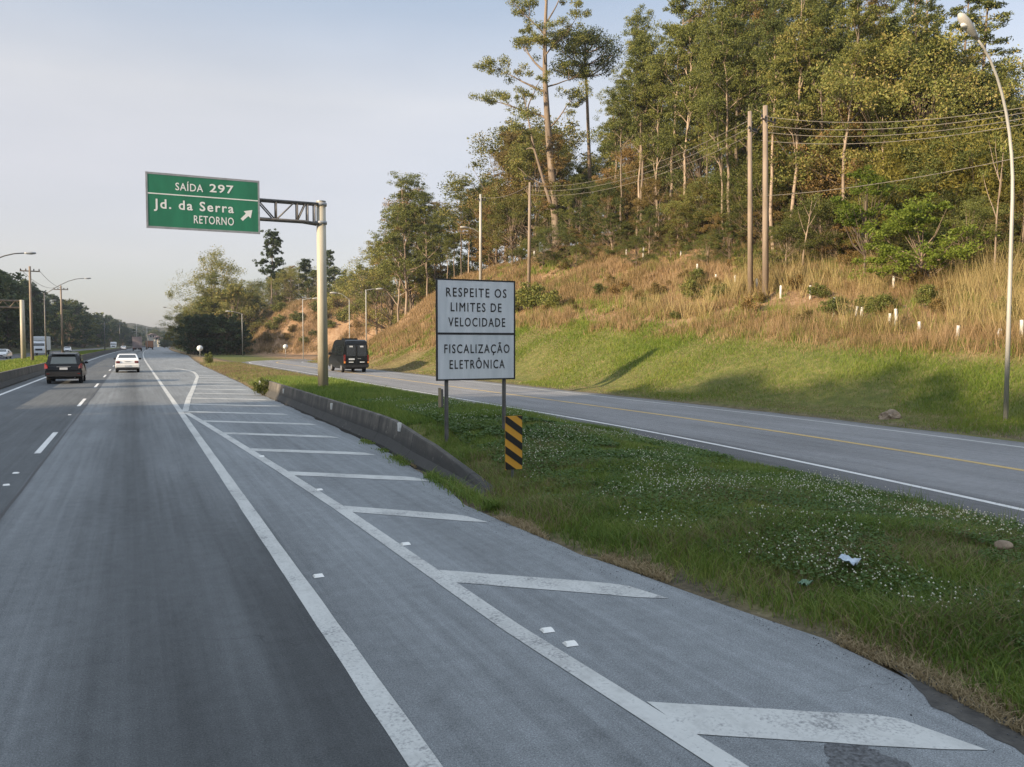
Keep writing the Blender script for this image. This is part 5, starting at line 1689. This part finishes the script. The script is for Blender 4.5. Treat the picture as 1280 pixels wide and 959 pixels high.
# left wood and both far sides
for k in range(190):
    t = ((k * .618034) % 1)
    Y = 135 + 720 * t ** 1.4
    o_ = off(Y)
    x = -27 - random.uniform(0, 34) ** 1.0
    p = (x + o_, Y, tz(x + o_, Y))
    hgt = random.uniform(10, 22.5) * (1 if x < -31 else .75)
    plant(random.choice(('far0', 'far1', 'far2', 'farpole1', 'far0', 'far1')), p, hgt, label='tree of the dark wood beyond the opposite carriageway', group='trees of the left wood', wide=random.uniform(1.0, 1.35))
for k in range(80):
    Y = 720 + 480 * ((k * .618034) % 1)
    X = Y * random.uniform(-.01, .15)
    plant('far%d' % random.randrange(3), (X, Y, tz(X, Y) - 1), random.uniform(9, 16), label='tree of the distant wood closing the view down the road', group='distant wood', wide=1.6)
for k in range(14):
    Y = random.uniform(430, 560)
    X = Y * random.uniform(.030, .055) + (Y - 430) * .01
    plant('far%d' % random.randrange(3), (X, Y, tz(X, Y)), random.uniform(4, 7.5), label='low tree before the far houses', group='low trees by the far houses', wide=1.4)
for k in range(46):
    Y = 260 + 560 * ((k * .618034) % 1)
    x = random.uniform(17, 70) + (6 if Y < 400 else 0)
    p = (x + off(Y), Y, tz(x + off(Y), Y))
    plant('far%d' % random.randrange(3), p, random.uniform(8, 15), label='far tree on the right side where the main road bends away', group='trees at the far bend', wide=1.2)
# trees on the rise left of the road beside the camera: they throw the evening shade over the foreground
for k in range(74):
    Y = -78 + 98 * ((k * .618034) % 1)
    x = -27 - 26 * ((k * .7548777) % 1)
    plant(('far0', 'far1', 'far2', 'bush0')[k % 4], (x, Y, tz(x, Y)), random.uniform(13.5, 16.8) , label='tree of the wood on the left rise beside the road', group='trees on the left rise', wide=1.3)
for k, (x, Y, h) in enumerate(((-31, 30, 8), (-36, 41, 11), (-33, 60, 8), (-34, 84, 10), (-33, 108, 10), (-38, 124, 14))):
    plant(('farpole1', 'farpole0', 'far1')[k % 3], (x, Y, tz(x, Y)), h, label='scattered tree on the left rise farther along', group='scattered trees on the left rise', wide=.8)

# ------------------------------------------------------------------ light, sky, air
EL, = (R(17.5),)
to_sun = Vector((-.985, -.17, 0)).normalized() * math.cos(EL) + Vector((0, 0, math.sin(EL)))
sun = bpy.data.lights.new('sun', 'SUN')
sun.energy = 5.0
sun.angle = R(.6)
sun.color = (1.0, .80, .56)
so = bpy.data.objects.new('sun', sun); COL.objects.link(so)
so.rotation_euler = to_sun.to_track_quat('Z', 'Y').to_euler()
so.location = (-60, -10, 60)
w = bpy.data.worlds.new('World'); scene.world = w; w.use_nodes = True
nt = w.node_tree
sky = nt.nodes.new('ShaderNodeTexSky'); sky.sky_type = 'NISHITA'
sky.sun_disc = False
sky.sun_elevation = EL
sky.sun_rotation = math.atan2(to_sun.x, to_sun.y)
sky.altitude = 700; sky.air_density = 1.0; sky.dust_density = 1.6; sky.ozone_density = 1.2
bg = nt.nodes['Background']
# clear-sky light plus a pale veil; brightness added overhead, out of view, fills shade
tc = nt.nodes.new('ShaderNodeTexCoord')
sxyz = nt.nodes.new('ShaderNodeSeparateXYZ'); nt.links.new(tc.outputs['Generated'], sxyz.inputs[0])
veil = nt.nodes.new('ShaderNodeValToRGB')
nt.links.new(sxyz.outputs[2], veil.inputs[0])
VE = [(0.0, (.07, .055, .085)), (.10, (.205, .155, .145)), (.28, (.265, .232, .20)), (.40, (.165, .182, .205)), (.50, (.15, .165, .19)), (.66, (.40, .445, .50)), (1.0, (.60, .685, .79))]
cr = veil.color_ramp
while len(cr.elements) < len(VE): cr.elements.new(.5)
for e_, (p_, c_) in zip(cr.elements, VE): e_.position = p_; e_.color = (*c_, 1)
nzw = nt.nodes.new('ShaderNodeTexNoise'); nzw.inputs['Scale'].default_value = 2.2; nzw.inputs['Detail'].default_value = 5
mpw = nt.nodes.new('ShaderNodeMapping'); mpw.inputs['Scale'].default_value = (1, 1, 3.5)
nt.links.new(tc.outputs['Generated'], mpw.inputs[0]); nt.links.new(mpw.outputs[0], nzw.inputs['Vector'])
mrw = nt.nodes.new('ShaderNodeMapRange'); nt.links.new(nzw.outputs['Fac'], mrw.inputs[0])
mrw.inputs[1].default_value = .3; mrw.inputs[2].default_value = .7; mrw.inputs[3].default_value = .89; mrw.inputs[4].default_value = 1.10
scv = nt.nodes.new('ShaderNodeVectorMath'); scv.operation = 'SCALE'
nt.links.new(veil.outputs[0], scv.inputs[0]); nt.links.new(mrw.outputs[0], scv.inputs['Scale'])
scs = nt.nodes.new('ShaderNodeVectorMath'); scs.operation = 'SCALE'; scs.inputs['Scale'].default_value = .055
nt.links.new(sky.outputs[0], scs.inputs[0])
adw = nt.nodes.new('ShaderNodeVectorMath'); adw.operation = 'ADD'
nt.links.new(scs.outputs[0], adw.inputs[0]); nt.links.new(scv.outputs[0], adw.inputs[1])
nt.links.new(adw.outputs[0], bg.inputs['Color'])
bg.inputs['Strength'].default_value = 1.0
vs = scene.view_settings
vs.view_transform = 'Standard'; vs.look = 'None'; vs.gamma = 1.0; vs.exposure = 1.0
scene.display_settings.display_device = 'sRGB'
scene.render.engine = 'CYCLES'
cy = scene.cycles
cy.max_bounces = 6; cy.diffuse_bounces = 3; cy.glossy_bounces = 3; cy.transmission_bounces = 4; cy.transparent_max_bounces = 6; cy.volume_bounces = 0

bm = bmesh.new()
add_box(bm, (-1700, -120, -6), (2000, 2700, 75))
hz = NB('haze_air')
hz.nt.nodes.remove(hz.b)
pv = hz.nt.nodes.new('ShaderNodeVolumePrincipled')
pv.inputs['Color'].default_value = (.50, .56, .66, 1)
pv.inputs['Density'].default_value = .00022
pv.inputs['Anisotropy'].default_value = .0
hz.l(pv.outputs[0], hz.out.inputs['Volume'])
o = from_bm('haze', bm, hz.m); o['kind'] = 'stuff'
